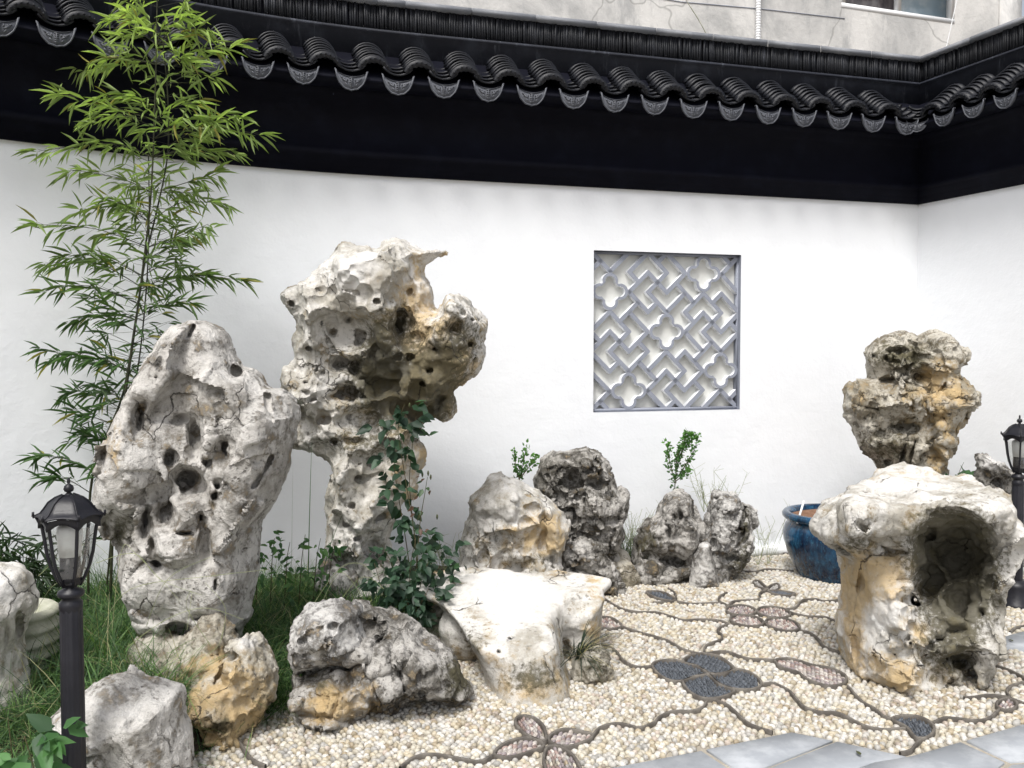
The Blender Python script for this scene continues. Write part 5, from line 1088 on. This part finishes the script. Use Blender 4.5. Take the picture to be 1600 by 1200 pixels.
# ------------------------------------------------------------------ lamps
def lamp(base, label, s=1.0, rz=0.0):
    bx, by = base
    t = thing('garden_lamp', (bx, by, 0), label, 'lamp', 'black lantern posts'); L_0 = np.array([bx, by, 0])
    def loc(v): return np.array([v[0]*s, v[1]*s, v[2]*s])+L_0
    def lat(prof, n=24, fn=None):
        mb = MB(); mb.lathe([(r*s, z*s) for r, z in prof], (bx, by), n, fn=fn); return mb
    flute = lambda r, z, t_: r*(1+.045*math.cos(12*t_))
    lat([(0, .17), (.062, .17), (.068, .155), (.078, .15), (.082, .13), (.082, .03), (.098, .02), (.098, 0)], 32).build('base', M['lamp'], t, smooth=False)
    lat([(.037, .15), (.035, .80), (.031, .81)], 48, flute).build('post', M['lamp'], t)
    lat([(.0, .875), (.022, .872), (.020, .862), (.040, .852), (.044, .842), (.040, .833), (.030, .828), (.030, .82), (.038, .812), (.038, .795), (.034, .78)]).build('collar', M['lamp'], t, smooth=True)
    # hexagonal lantern
    def hexp(r, k, z, bulge=0): a = rz+math.pi/3*k; return loc((r*math.cos(a), r*math.sin(a), z))
    prof = [(.030, .87), (.046, .90), (.062, .94), (.073, .985), (.079, 1.03), (.086, 1.075), (.104, 1.112)]
    lat([(0, .868), (.020, .868), (.034, .874), (.040, .885), (.028, .892), (0, .892)], 6).build('cup', M['lamp'], t)
    for k in range(6):
        mb = MB(); pts = [hexp(r, k, z) for r, z in prof]; mb.tube(pts, .0062*s, 5); mb.build('rib', M['lamp'], t, smooth=True)
        mb = MB(); V = []
        for r, z in prof[1:-1]:
            V += [hexp(r*.97, k, z), hexp(r*.97, k+1, z)]
        n = len(V)//2; mb.add(V, [(2*i, 2*i+1, 2*i+3, 2*i+2) for i in range(n-1)]); mb.build('glass_pane', M['glass'], t, smooth=True)
        # arched valance above each pane
        mb = MB(); V = []; m_ = 8
        for i in range(m_+1):
            u = i/m_; a = hexp(.100, k, 1.105)*(1-u)+hexp(.100, k+1, 1.105)*u; ar = .022*math.sin(math.pi*u)
            b = a.copy(); a[2] += ar*s*.35; b[2] += (-.034+.024*math.sin(math.pi*u))*s; c = (L_0+(b-L_0)*np.array([.90, .90, 1])); V += [a, b, c]
        mb.add(V, [(3*i, 3*i+1, 3*i+4, 3*i+3) for i in range(m_)]+[(3*i+1, 3*i+2, 3*i+5, 3*i+4) for i in range(m_)]); mb.build('valance', M['lamp'], t)
    # ogee roof with scalloped rim
    mb = MB(); rp = [(0, 1.186), (.020, 1.184), (.045, 1.174), (.066, 1.158), (.080, 1.138), (.092, 1.122), (.112, 1.112), (.114, 1.106), (.100, 1.108)]
    def hexr(r, z, a):
        u = ((a-rz) % (math.pi/3))-math.pi/6; rr = r*(math.cos(math.pi/6)/math.cos(u)); return rr*1.0+ (0.0)
    mb.lathe([(r*s, z*s) for r, z in rp], (bx, by), 48, fn=hexr)
    V = mb.V[0]; a = np.arctan2(V[:, 1]-by, V[:, 0]-bx); rr = np.hypot(V[:, 0]-bx, V[:, 1]-by)/s
    V[:, 2] += np.where(rr > .085, .010*np.abs(np.cos(3*(a-rz)+math.pi/2))*s, 0); mb.V[0] = V
    mb.build('roof', M['lamp'], t)
    for k in range(6):
        mb = MB(); mb.tube([hexp(r, k, z+.001) for r, z in rp[1:8]], .003*s, 4); mb.build('roof_seam', M['lamp'], t)
        mb = MB(); q = hexp(.114, k, 1.112); mb.tube([q, q+np.array([0, 0, .016*s])], [.005*s, .0035*s], 6); mb.build('corner_knob', M['lamp'], t)
    lat([(.0, 1.245), (.004, 1.240), (.006, 1.228), (.004, 1.222), (.014, 1.214), (.017, 1.204), (.014, 1.196), (.006, 1.192), (.014, 1.184), (.016, 1.176)], 16).build('finial', M['lamp'], t, smooth=True)
    lat([(0, 1.085), (.028, 1.083), (.040, 1.072), (.042, 1.05), (.035, .972), (0, .972)], 20).build('bulb_cover', M['bulb'], t, smooth=True)
    lat([(0, .975), (.033, .975), (.034, .905), (.038, .885), (0, .885)], 20).build('lamp_socket', M['lamp'], t, smooth=True)
    return t
def at_px(px, py, z):
    return G(px, py, z)[:2]
la = P(107, 745, 2.78); lamp((la[0], la[1]), 'black lantern on a fluted post, large in the near left foreground', la[2]/1.245, math.radians(12))
lb = G(1592, 946, 0); tb_ = P(1596, 648, lb[1]); lamp((tb_[0]-.01, lb[1]), 'smaller black lantern post at the right edge, behind the table-like stone', tb_[2]/1.245, math.radians(5))

# ------------------------------------------------------------------ blue glazed pot
pc = P(1306, 800, 6.0); px0, py0 = pc[0], 6.0; zr = pc[2]+.005; s_ = zr/.48
pot = thing('glazed_pot', (px0, py0, 0), 'wide blue glazed planter pot beside the table-like stone', 'pot')
mb = MB(); prof = [(.0, .02), (.235, .0), (.245, .015), (.275, .08), (.315, .17), (.340, .26), (.345, .32), (.330, .375), (.308, .402), (.308, .412), (.335, .420), (.350, .438), (.352, .458), (.340, .474), (.318, .478), (.300, .468), (.290, .44), (.290, .40)]
mb.lathe([(r, z*s_) for r, z in prof], (px0, py0), 64); mb.build('pot_body', M['glaze'], pot, smooth=True)
mb = MB(); rr_ = np.linspace(0, .295, 9); V = []
mb.lathe([(max(r, .001), (.448*s_)+.012*math.sin(r*40)) for r in rr_], (px0, py0), 32); V = mb.V[0]; V[:, 2] += .02*(fbm(V, 14, 3, 5)-.5); mb.V[0] = V; mb.build('soil', M['potsoil'], pot, smooth=True)
mb = MB(); a = P(1246, 806, 5.86); b = P(1256, 783, 5.93); b[2] += .0; a[2] -= .05; mb.tube([a, b], .008, 6); 
tag(mb.build('plant_label_stick', M['white'], base=a), 'thin white stick poking up from the soil of the blue pot', 'stick')
# pale ribbed urn behind the leaning rock
uc = P(38, 985, 3.75); urn = MB(); pr = []
for i in range(40): z = .02+.50*i/39; pr.append((.085+.075*math.sin(min(1, z/.5)*1.9)+.012*math.sin(z*92), z*(uc[2]+.10)/.52))
pr.append((.10, pr[-1][1]-.02)); pr.append((.02, pr[-1][1]-.2))
urn.lathe(pr, (uc[0]-.03, 3.75), 36); tag(urn.build('ribbed_urn', M['urn'], base=(uc[0]-.03, 3.75, 0), smooth=True), 'pale ribbed stone urn half hidden beside the near lamp post', 'urn')

# ------------------------------------------------------------------ foliage helpers
LT = np.array([(0, 0, 0), (-.5, .28, .05), (.5, .28, .05), (0, .30, -.04), (-.38, .62, .0), (.38, .62, .0), (0, .64, -.08), (0, 1, -.16)])
LF = np.array([(0, 3, 1), (0, 2, 3), (1, 3, 4), (3, 6, 4), (3, 2, 5), (3, 5, 6), (4, 6, 7), (6, 5, 7)])
def frames(d, up):
    d = d/(np.linalg.norm(d, axis=1)[:, None]+1e-9); s = np.cross(d, up); s /= np.linalg.norm(s, axis=1)[:, None]+1e-9; u = np.cross(s, d); return s, d, u
def leaves(name, pos, d, up, ln, wd, tint, parent, nobj=0, bucket=(10, 10, 10), m='leaf', curl=1.0):
    pos, d, up = np.asarray(pos), np.asarray(d), np.asarray(up); ln, wd, tint = np.asarray(ln), np.asarray(wd), np.asarray(tint)
    s, d, u = frames(d, up); n = len(pos); order = np.argsort(-ln*wd); first, rest = order[:nobj], order[nobj:]
    pl = np.array(wloc(parent)) if parent is not None else np.zeros(3)
    if len(rest):
        i = rest; V = pos[i][:, None]+LT[None, :, 0:1]*(s[i]*wd[i, None])[:, None]+LT[None, :, 1:2]*(d[i]*ln[i, None])[:, None]+LT[None, :, 2:3]*curl*(u[i]*ln[i, None])[:, None]
        F = (LF[None]+(np.arange(len(i))*len(LT))[:, None, None]).reshape(-1, 3)
        o = part('leaves' if nobj else name, V.reshape(-1, 3), F, M[m], parent, None if parent is not None else pos.mean(0)*[1, 1, 0], smooth=True, col=np.repeat(tint[i], len(LT), 0)); tag(o, kind='stuff')
    vr = {}
    for i in first:
        key = tuple(np.round(tint[i]*30).astype(int))
        if key not in vr: vr[key] = np_mesh(name, LT*np.array([1, 1, curl]), LF, M[m], smooth=True, col=np.repeat(tint[i][None], len(LT), 0))
        o = link(name, vr[key], parent); mm = Matrix.Identity(4)
        for r in range(3): mm[r][0] = s[i][r]*wd[i]; mm[r][1] = d[i][r]*ln[i]; mm[r][2] = u[i][r]*ln[i]; mm[r][3] = pos[i][r]-pl[r]
        o.matrix_local = mm
RG = np.random.RandomState(12)
def unit(v): return v/(np.linalg.norm(v)+1e-9)

# ------------------------------------------------------------------ bamboo
YBm = 4.62
bam = thing('bamboo', (P(160, 900, YBm)[0], YBm, .1), 'tall slender bamboo with dark stems and bright narrow leaves, left of the pale stone', 'bamboo')
culms = [[(172, 960), (176, 830), (186, 690), (204, 560), (222, 430), (236, 300), (243, 130), (246, -30)],
         [(138, 960), (141, 770), (165, 685), (193, 612), (212, 500), (228, 400), (246, 325), (262, 240), (262, 150), (254, 60)],
         [(163, 960), (180, 770), (191, 655), (214, 583), (228, 459), (233, 350), (232, 240)]]
cw = []
for i, c in enumerate(culms):
    p = catmull([P(x, y, YBm-.06+.09*i) for x, y in c], 6); cw.append(p); mb = MB(); mb.tube(p, np.linspace(.0085-.0015*i, .003, len(p)), 7)
    mb.build('culm', M['culm'], bam, smooth=True)
tips = [(165, 30), (215, -5), (300, -10), (335, 45), (375, 75), (112, 112), (388, 178), (75, 145), (350, 120), (300, 90), (130, 190), (330, 215), (424, 208), (40, 236), (385, 238), (95, 265), (350, 270), (28, 350), (372, 318), (398, 438), (150, 310), (310, 380), (50, 412), (55, 452), (80, 400), (330, 430), (100, 500), (50, 548), (70, 560), (305, 470), (90, 612), (95, 640), (270, 520), (28, 712), (60, 745), (290, 410), (180, 55), (320, 160), (160, 150), (310, 300), (140, 470), (130, 560), (250, 600), (120, 680), (110, 330), (340, 350), (200, 20), (280, 30), (150, 90), (350, 190), (290, 560), (150, 720), (130, 600)]
lp, ld, lu, ll, lw_, lt = [], [], [], [], [], []; twigs = MB()
def leaf_at(p, d, big=1.0, z=0):
    lp.append(p); ld.append(d); lu.append(unit(np.array([0, 0, 1.])+RG.normal(0, .45, 3))); L = RG.uniform(.065, .145)*big; ll.append(L); lw_.append(L*RG.uniform(.085, .12))
    y = np.clip((z-1.6)/1.6, 0, 1); g = np.array([.06, .12, .045])*(1-y)+np.array([.34, .44, .15])*y  # higher leaves paler: new growth plus light painted into the tint
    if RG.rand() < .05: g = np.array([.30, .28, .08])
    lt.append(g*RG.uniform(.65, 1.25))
for (tx, ty) in tips:
    tx = 218+(tx-218)*.88
    c = cw[RG.randint(0, 2 if ty < 300 else 3)]; side = YBm+RG.uniform(-.22, .22)
    tip = P(tx, ty, side); 
    k = int(np.argmin(np.abs(c[:, 2]-(tip[2]-.10*abs(tip[0]-c[len(c)//2][0])-.05)))); st = c[k]; L = np.linalg.norm(tip-st)
    mid = (st+tip)/2+np.array([RG.uniform(-.08, .08), RG.uniform(-.1, .1), RG.uniform(-.02, .16)])*L; br = catmull([st, mid, tip], 8); twigs.tube(br, np.linspace(.0028, .0008, len(br)), 4, cap=False)
    nl = int(4+L*36)
    for q in range(nl):
        u = .18+.82*(q+.5)/nl; f = u*(len(br)-1); i = min(int(f), len(br)-2); p = br[i]+(br[i+1]-br[i])*(f-i); dr_ = unit(br[i+1]-br[i])
        tw = unit(dr_+np.array([0, RG.uniform(-1, 1), RG.uniform(-.8, .45)])*.9); tl = RG.uniform(.01, .07)*(1.2-u*.6); e = p+tw*tl
        twigs.tube([p, e], .0008, 3, cap=False)
        for _ in range(RG.choice([1, 2, 3])):
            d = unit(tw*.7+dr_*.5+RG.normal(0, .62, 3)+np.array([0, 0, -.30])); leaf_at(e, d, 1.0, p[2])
# short inner sprays along the stems
for c in cw:
    for k in range(10, len(c)-1):
        for _ in range(4):
            if c[k][2] < .9: continue
            a = RG.uniform(0, 2*math.pi); d0 = np.array([math.cos(a), math.sin(a)*.8, RG.uniform(-.1, .6)]); e = c[k]+d0*RG.uniform(.03, .20); twigs.tube([c[k], e], .001, 3, cap=False)
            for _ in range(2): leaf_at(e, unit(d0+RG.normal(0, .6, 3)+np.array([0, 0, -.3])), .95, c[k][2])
tag(twigs.build('twigs', M['culm'], bam), kind='stuff')
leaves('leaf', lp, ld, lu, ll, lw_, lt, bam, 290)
print('bamboo leaves', len(lp))

# ------------------------------------------------------------------ rose bush (ovate leaves on thin canes)
def ovate_spray(bush, canes, nleaf, size, tints, r=.003, Y=0, spread=.05, nobj=200, aspect=.62):
    p_, d_, u_, l_, w__, t_ = [], [], [], [], [], []
    for cpx in canes:
        pts = catmull([P(*c) for c in cpx], 6); mb = MB(); mb.tube(pts, np.linspace(r, r*.4, len(pts)), 5); mb.build('stem', M['stem'], bush, smooth=True)
        for q in range(nleaf):
            f = RG.uniform(.12, 1)*(len(pts)-1); i = min(int(f), len(pts)-2); p = pts[i]+(pts[i+1]-pts[i])*(f-i)
            a = RG.uniform(0, 2*math.pi); o = np.array([math.cos(a), math.sin(a)*.8, RG.uniform(-.5, .5)])*RG.uniform(.3, 1)*spread
            for k in range(3):
                d = unit(o+RG.normal(0, .4, 3)*spread+np.array([0, -.3*spread, -.35*spread])); p_.append(p+o*(1+.2*k)+RG.normal(0, .012, 3)); d_.append(d); u_.append(unit(np.array([0, -.9, .9])+RG.normal(0, .5, 3)))
                L = size*RG.uniform(.6, 1.15); l_.append(L); w__.append(L*aspect*RG.uniform(.85, 1.1)); t_.append(np.array(tints[RG.randint(len(tints))])*RG.uniform(.75, 1.2))
    leaves('leaf', p_, d_, u_, l_, w__, t_, bush, nobj)
dg = [(.022, .052, .030), (.03, .07, .034), (.018, .04, .025), (.05, .10, .06)]
rb = thing('rose_bush', (P(640, 900, 4.6)[0], 4.6, .1), 'dark leafy rose bush climbing in front of the large hollowed stone', 'bush')
ovate_spray(rb, [[(652, 960, 4.62), (650, 860, 4.6), (640, 760, 4.55), (645, 690, 4.55), (650, 650, 4.55)], [(650, 960, 4.6), (635, 850, 4.55), (620, 760, 4.55), (610, 690, 4.52), (590, 662, 4.5)], [(655, 950, 4.6), (648, 840, 4.5), (632, 740, 4.5), (622, 670, 4.5), (632, 632, 4.5)]], 20, .070, dg, spread=.06, nobj=110)
ovate_spray(rb, [[(640, 980, 4.5), (620, 900, 4.4), (596, 850, 4.4)], [(650, 980, 4.5), (660, 900, 4.4), (690, 850, 4.4)], [(645, 980, 4.5), (640, 900, 4.35), (650, 840, 4.35)], [(660, 980, 4.5), (672, 920, 4.45), (696, 885, 4.5)], [(620, 980, 4.5), (600, 930, 4.35), (585, 880, 4.35)], [(650, 990, 4.4), (640, 950, 4.28), (620, 900, 4.28)], [(650, 990, 4.4), (655, 950, 4.3), (670, 920, 4.3)]], 22, .058, dg, spread=.08, nobj=150)
rb2 = thing('rose_shoot', (P(656, 900, 4.55)[0], 4.5, .1), 'upright reddish rose shoot with small buds right of the dark rose bush', 'plant')
ovate_spray(rb2, [[(652, 880, 4.5), (656, 820, 4.5), (664, 770, 4.5), (668, 745, 4.5)]], 8, .045, [(.09, .10, .06), (.13, .07, .05), (.05, .09, .045)], spread=.04, nobj=30, aspect=.5)
mb = MB()
for (x, y) in ((660, 742), (669, 740), (673, 746), (640, 634), (683, 808)):
    q = P(x, y, 4.5); mb.tube([q-[0, 0, .012], q, q+[0, 0, .01], q+[0, 0, .016]], [.002, .006, .005, .001], 6)
tag(mb.build('bud', M['stem'], rb2, smooth=True))
# boxwood sprigs
def sprig(label, base, stems, Y):
    t = thing('boxwood_sprig', (P(*base, Y)[0], Y, P(*base, Y)[2]), label, 'shrub', 'boxwood sprigs along the wall')
    p_, d_, u_, l_, w__, t_ = [], [], [], [], [], []; mb = MB()
    for s in stems:
        pts = catmull([P(x, y, Y+RG.uniform(-.03, .03)) for x, y in s], 6); mb.tube(pts, np.linspace(.004, .0015, len(pts)), 5)
        for i in range(3, len(pts)):
            for _ in range(7):
                d = unit(RG.normal(0, 1, 3)+np.array([0, -.2, .5])); p_.append(pts[i]+RG.normal(0, .012, 3)); d_.append(d); u_.append(unit(RG.normal(0, 1, 3))); L = RG.uniform(.018, .032); l_.append(L); w__.append(L*.6)
                g = i/len(pts); t_.append((np.array([.035, .085, .03])*(1-g)+np.array([.10, .24, .05])*g)*RG.uniform(.7, 1.25))
    mb.build('stem', M['stem'], t, smooth=True); leaves('leaf', p_, d_, u_, l_, w__, t_, t, 40)
sprig('small green boxwood sprig behind the pale peaked rock', (810, 800), [[(808, 790), (812, 748), (818, 722), (822, 700)], [(812, 750), (806, 730), (804, 706)], [(814, 745), (828, 728), (837, 712)]], 5.72)
sprig('taller bushy boxwood sprig on a thin stem, under the fretwork window', (1056, 800), [[(1054, 800), (1055, 750), (1062, 715), (1072, 685), (1080, 678)], [(1056, 755), (1048, 730), (1044, 708), (1042, 692)], [(1057, 748), (1072, 725), (1086, 700), (1090, 680)], [(1056, 740), (1058, 712), (1068, 690), (1072, 676)], [(1056, 752), (1068, 742), (1076, 732)], [(1057, 730), (1066, 705), (1078, 690), (1086, 680)]], 6.15)
# ivy-like plant by the corner stone
iv = thing('ivy_plant', (P(1495, 745, 5.9)[0], 5.9, 0), 'dark green broad-leaved plant low in the wall corner', 'plant')
ovate_spray(iv, [[(1490, 860, 5.9), (1488, 780, 5.9), (1496, 745, 5.85), (1506, 722, 5.85)], [(1500, 860, 5.9), (1502, 780, 5.85), (1478, 745, 5.85)], [(1500, 860, 5.9), (1505, 790, 5.85), (1512, 745, 5.85)]], 9, .07, [(.03, .08, .035), (.05, .12, .05)], spread=.06, nobj=60, aspect=.85)
# broad-leaved weed bottom left
bw = thing('broadleaf_weed', (P(60, 1190, 2.6)[0], 2.6, 0), 'leafy green weed with broad leaves before the near lamp post, bottom left', 'plant')
ovate_spray(bw, [[(30, 1330, 2.6), (25, 1240, 2.58), (18, 1170, 2.56), (12, 1120, 2.55)], [(50, 1330, 2.6), (60, 1230, 2.55), (70, 1180, 2.52), (80, 1150, 2.5)], [(10, 1330, 2.6), (0, 1240, 2.56), (-10, 1180, 2.55)], [(60, 1330, 2.55), (60, 1240, 2.5), (50, 1190, 2.5), (38, 1150, 2.5)]], 9, .085, [(.06, .15, .05), (.09, .20, .07), (.05, .11, .05)], spread=.05, nobj=110, aspect=.5)

# ------------------------------------------------------------------ grasses
def blades(P0, az, ln, wd, lean, droop, tint, name, label, parent=None, cat='grass', seg=5, m='grass', kind='stuff'):
    n = len(P0); dirx = np.stack([np.cos(az), np.sin(az), az*0], 1); side = np.stack([-np.sin(az), np.cos(az), az*0], 1)
    # orient the blade's width partly towards random directions
    tw = RG.uniform(-1.2, 1.2, n); sidev = side*np.cos(tw)[:, None]+dirx*np.sin(tw)[:, None]
    V = []; 
    for k in range(seg+1):
        u = k/seg; hgt = ln*(u*np.cos(lean)-droop*u*u*.9); out = ln*(u*np.sin(lean)+droop*u*u*.8); w_ = wd*(1-u)**.7*.5+.0002
        c = P0+dirx*out[:, None]+np.array([0, 0, 1.])*hgt[:, None]; V += [c-sidev*w_[:, None], c+sidev*w_[:, None]]
    V = np.stack(V, 1).reshape(-1, 3); b = (np.arange(n)*2*(seg+1))[:, None, None]
    q = np.array([(2*k, 2*k+1, 2*k+3, 2*k+2) for k in range(seg)])[None]; Q = (q+b).reshape(-1, 4)
    o = part(name, V, Q, M[m], parent, None if parent is not None else P0.mean(0), col=np.repeat(tint, 2*(seg+1), 0), smooth=True)
    if kind: tag(o, kind=kind)
    if parent is None: tag(o, label, cat)
    return o
def bed_pts(poly_px, n, z=0.05):
    pl = np.array([G(x, y, z)[:2] for x, y in poly_px]); lo, hi = pl.min(0), pl.max(0); out = []
    while len(out) < n:
        q = RG.uniform(lo, hi, (n*2, 2)); q = q[sdf_poly(q, pl) > 0]; out += list(q)
    q = np.array(out[:n]); d = sdf_poly(q, bed_poly); z = bedh(d, np.column_stack([q, q[:, 0]*0])); return np.column_stack([q, z-.01])
def gtint(n, pal, pr): c = RG.choice(len(pal), n, p=pr); return np.array(pal)[c]*RG.uniform(.7, 1.25, (n, 1))
gp = [(.062, .13, .045), (.10, .19, .062), (.035, .08, .032), (.33, .32, .18), (.15, .25, .08)]; pr_ = [.33, .22, .27, .09, .09]
def meadow(poly, n, l0, l1, name, label, w0=.0028, w1=.0068, dr=(.15, .95)):
    p = bed_pts(poly, n); patch = vnoise(p, 4.0, 33); L = RG.uniform(l0, l1, n)*(.55+.8*patch)
    t = gtint(n, gp, pr_)*(.75+.5*vnoise(p, 3.0, 35))[:, None]
    return blades(p, RG.uniform(0, 2*math.pi, n), L, RG.uniform(w0, w1, n), RG.uniform(.05, .8, n), RG.uniform(*dr, n), t, name, label)
meadow([(-80, 925), (200, 925), (240, 1000), (300, 1060), (300, 1130), (-100, 1200), (-300, 1100)], 15000, .16, .42, 'tangled_grass', 'tangled green grass filling the bed behind the near lamp post at left')
meadow([(390, 945), (640, 945), (690, 985), (650, 1010), (560, 1050), (450, 1090), (390, 1120), (360, 1050)], 12000, .14, .36, 'tangled_grass', 'dense green grass between the tall pale stone and the cap boulder')
meadow([(-60, 1130), (160, 1120), (330, 1120), (330, 1180), (200, 1240), (0, 1300), (-200, 1250)], 3500, .08, .22, 'low_grass', 'short grass around the rounded boulder at the bottom left')
# broader blades, foxtails and long arcs
p = np.vstack([bed_pts([(390, 950), (640, 950), (640, 1030), (400, 1070)], 160), bed_pts([(-60, 940), (230, 940), (300, 1080), (-60, 1150)], 330)]); n = len(p)
blades(p, RG.uniform(0, 6.28, n), RG.uniform(.18, .50, n), RG.uniform(.005, .012, n), RG.uniform(.05, .8, n), RG.uniform(.25, .8, n), gtint(n, [(.09, .19, .05), (.05, .12, .04), (.14, .24, .08)], [.4, .3, .3]), 'broad_grass', 'scattered broader grass blades standing out of the finer grass', seg=7)
p = np.array([P(x, y, Y)-[0, 0, 0] for x, y, Y in [(470, 960, 4.7), (490, 960, 4.7), (505, 965, 4.6), (520, 960, 4.6), (455, 950, 4.7), (535, 970, 4.55), (480, 950, 4.7), (500, 950, 4.75)]]); p[:, 2] = .08; n = len(p)
tg = thing('tall_grass', tuple(p.mean(0)), 'tall thin grass stalks arching between the two scholar stones', 'grass')
blades(p, np.array([2.9, .2, .3, 3.0, 1.6, .1, 1.4, .4]), np.array([.85, .95, .8, .75, .9, .7, 1.05, 1.0]), np.full(n, .009), np.array([.35, .12, .5, .4, .05, .6, .06, .12]), np.array([.35, .2, .5, .45, .05, .55, .03, .08]), gtint(n, [(.05, .11, .04), (.08, .14, .05)], [.5, .5]), 'grass_blade', '', tg, seg=10, kind=None)
def arcs(name, label, curves, r=.0013, tint=None, mt='drystem'):
    mb = MB()
    for c in curves:
        pts = catmull([P(*q) for q in c], 6); mb.tube(pts, np.linspace(r, r*.5, len(pts)), 4, cap=False)
    return tag(mb.build(name, M[mt], base=P(*curves[0][0])), label, 'grass')
M['drystem'] = simple('dry_grass_stem', (.34, .36, .20), (.22, .27, .12), 10)
arcs('dry_grass_stems', 'long dry grass stems arching across the foot of the tall pale stone', [
 [(175, 985, 3.6), (190, 860, 3.55), (215, 868, 3.55), (282, 940, 3.55)], [(160, 980, 3.6), (205, 920, 3.55), (330, 900, 3.6), (420, 890, 3.7)], [(200, 1010, 3.5), (260, 968, 3.5), (320, 950, 3.5), (380, 968, 3.55)], [(330, 1010, 3.6), (292, 950, 3.55), (300, 925, 3.55), (292, 985, 3.5)], [(345, 1000, 3.6), (352, 950, 3.55), (320, 910, 3.55)],
 [(90, 960, 3.9), (130, 850, 3.9), (170, 868, 3.9)], [(60, 900, 4.0), (110, 860, 4.0), (190, 835, 4.0)], [(40, 985, 3.7), (90, 910, 3.6), (150, 940, 3.6)], [(250, 1090, 3.4), (300, 1040, 3.35), (340, 1010, 3.4), (350, 980, 3.4)], [(228, 980, 3.6), (262, 905, 3.55), (330, 870, 3.6)],
 [(150, 880, 3.7), (210, 865, 3.6), (250, 905, 3.6), (315, 930, 3.6)], [(450, 1010, 4.0), (520, 900, 4.0), (560, 880, 4.0), (592, 905, 4.0)], [(480, 1000, 4.1), (530, 895, 4.1), (575, 950, 4.05)], [(490, 1000, 4.0), (560, 905, 4.0), (600, 920, 3.95)]])
# wispy weeds along the wall
def wisps(label, spots, Y, hgt, n=14):
    mb = MB()
    for (x, y) in spots:
        b = P(x, y, Y); b[2] = 0.0 if b[2] < .35 else b[2]
        for _ in range(n):
            a = RG.uniform(0, 6.28); L = RG.uniform(.4, 1)*hgt; e = b+np.array([math.cos(a)*L*.45, math.sin(a)*L*.2, L]); m_ = (b+e)/2+RG.normal(0, .02, 3); pts = catmull([b, m_, e], 3); mb.tube(pts, .0014, 3, cap=False)
            for _ in range(3):
                q = pts[RG.randint(3, len(pts))]; mb.tube([q, q+RG.normal(0, 1, 3)*np.array([.04, .02, .03])+[0, 0, .03]], .0009, 3, cap=False)
    tag(mb.build('wispy_weeds', M['drystem'], base=b), label, 'weed', None, 'stuff')
wisps('thin wispy weeds right beside the dark cleft boulder', [(985, 860), (1000, 862), (975, 862)], 6.1, .48)
wisps('thin wispy weeds at the wall foot left of the blue pot', [(1185, 850), (1200, 852)], 6.3, .42, 8)
wisps('thin wispy weeds at the wall left of the pale peaked rock', [(700, 930), (715, 930), (690, 930)], 5.5, .40)
wisps('thin wispy weeds behind the upright grey rock near the window', [(1110, 800), (1100, 800), (1140, 800)], 6.2, .30, 8)
p = np.array([P(x, 880, 6.1) for x in RG.uniform(965, 1010, 160)]); p[:, 2] = .05; n = len(p)
blades(p, RG.uniform(0, 6.28, n), RG.uniform(.15, .42, n), RG.uniform(.003, .006, n), RG.uniform(.05, .6, n), RG.uniform(.1, .6, n), gtint(n, gp, pr_), 'weed_grass', 'small tuft of green weeds beside the dark cleft boulder')
# dry tuft at the bench stone
b = P(905, 1035, 4.12); b[2] = .10; n = 90; p = b+RG.normal(0, .02, (n, 3))*[1, 1, .3]
tt = thing('spiky_tuft', tuple(b), 'spiky dark sedge tuft with dry tips under the flat white stone', 'plant')
blades(p, RG.uniform(-2.6, 1.2, n), RG.uniform(.16, .30, n), RG.uniform(.004, .008, n), RG.uniform(.2, 1.2, n), RG.uniform(.2, .8, n), gtint(n, [(.02, .035, .022), (.03, .05, .03), (.38, .34, .22)], [.5, .27, .23]), 'grass_blades', '', tt, seg=6)
# dark bamboo clump far left
dc = thing('dark_shrub', (P(20, 900, 4.3)[0], 4.3, 0), 'dark drooping bamboo-like shrub at the left edge behind the white rock', 'shrub')
lp, ld, lu, ll, lw_, lt = [], [], [], [], [], []; tw_ = MB()
for k in range(46):
    b = P(RG.uniform(-60, 50), 960, RG.uniform(4.1, 4.45)); b[2] = .05; tipx = b[0]+RG.uniform(-.25, .35); e = np.array([tipx, b[1]+RG.uniform(-.2, .2), RG.uniform(.35, .66)]); pts = catmull([b, (b+e)/2+[0, 0, .12], e], 5); tw_.tube(pts, .002, 4, cap=False)
    for _ in range(22):
        q = pts[RG.randint(3, len(pts))]; lp.append(q+RG.normal(0, .02, 3)); ld.append(unit(RG.normal(0, 1, 3)+[.3, -.2, -.5])); lu.append(unit(RG.normal(0, .5, 3)+[0, 0, 1])); L = RG.uniform(.07, .13); ll.append(L); lw_.append(L*.12); lt.append(np.array([.030, .055, .026])*RG.uniform(.6, 1.5))
tag(tw_.build('twigs', M['culm'], dc), kind='stuff'); leaves('leaf', lp, ld, lu, ll, lw_, lt, dc, 60)
# low broad weeds in the central grass and a few fallen leaves on the paving
lw2 = thing('leafy_weed', (P(440, 850, 4.6)[0], 4.6, .1), 'low leafy weeds at the back of the grass between the scholar stones', 'plant')
ovate_spray(lw2, [[(400+22*i, 960, 4.6), (402+23*i, 880, 4.55), (405+24*i, 835+6*(i % 3), 4.5)] for i in range(6)], 8, .05, [(.06, .14, .05), (.04, .10, .04), (.10, .20, .07)], spread=.07, nobj=80, aspect=.45)
for (x, y, l) in ((1583, 1002, 'dark fallen leaf lying on the grey slab at the right edge'), (1345, 1180, 'small dry leaf fallen on a front paving slab')):
    q = G(x, y, .014); V = q+LT*np.array([.016, .05, .03]); me = part('fallen_leaf', V, LF, M['stem'], None, q); tag(me, l, 'leaf')
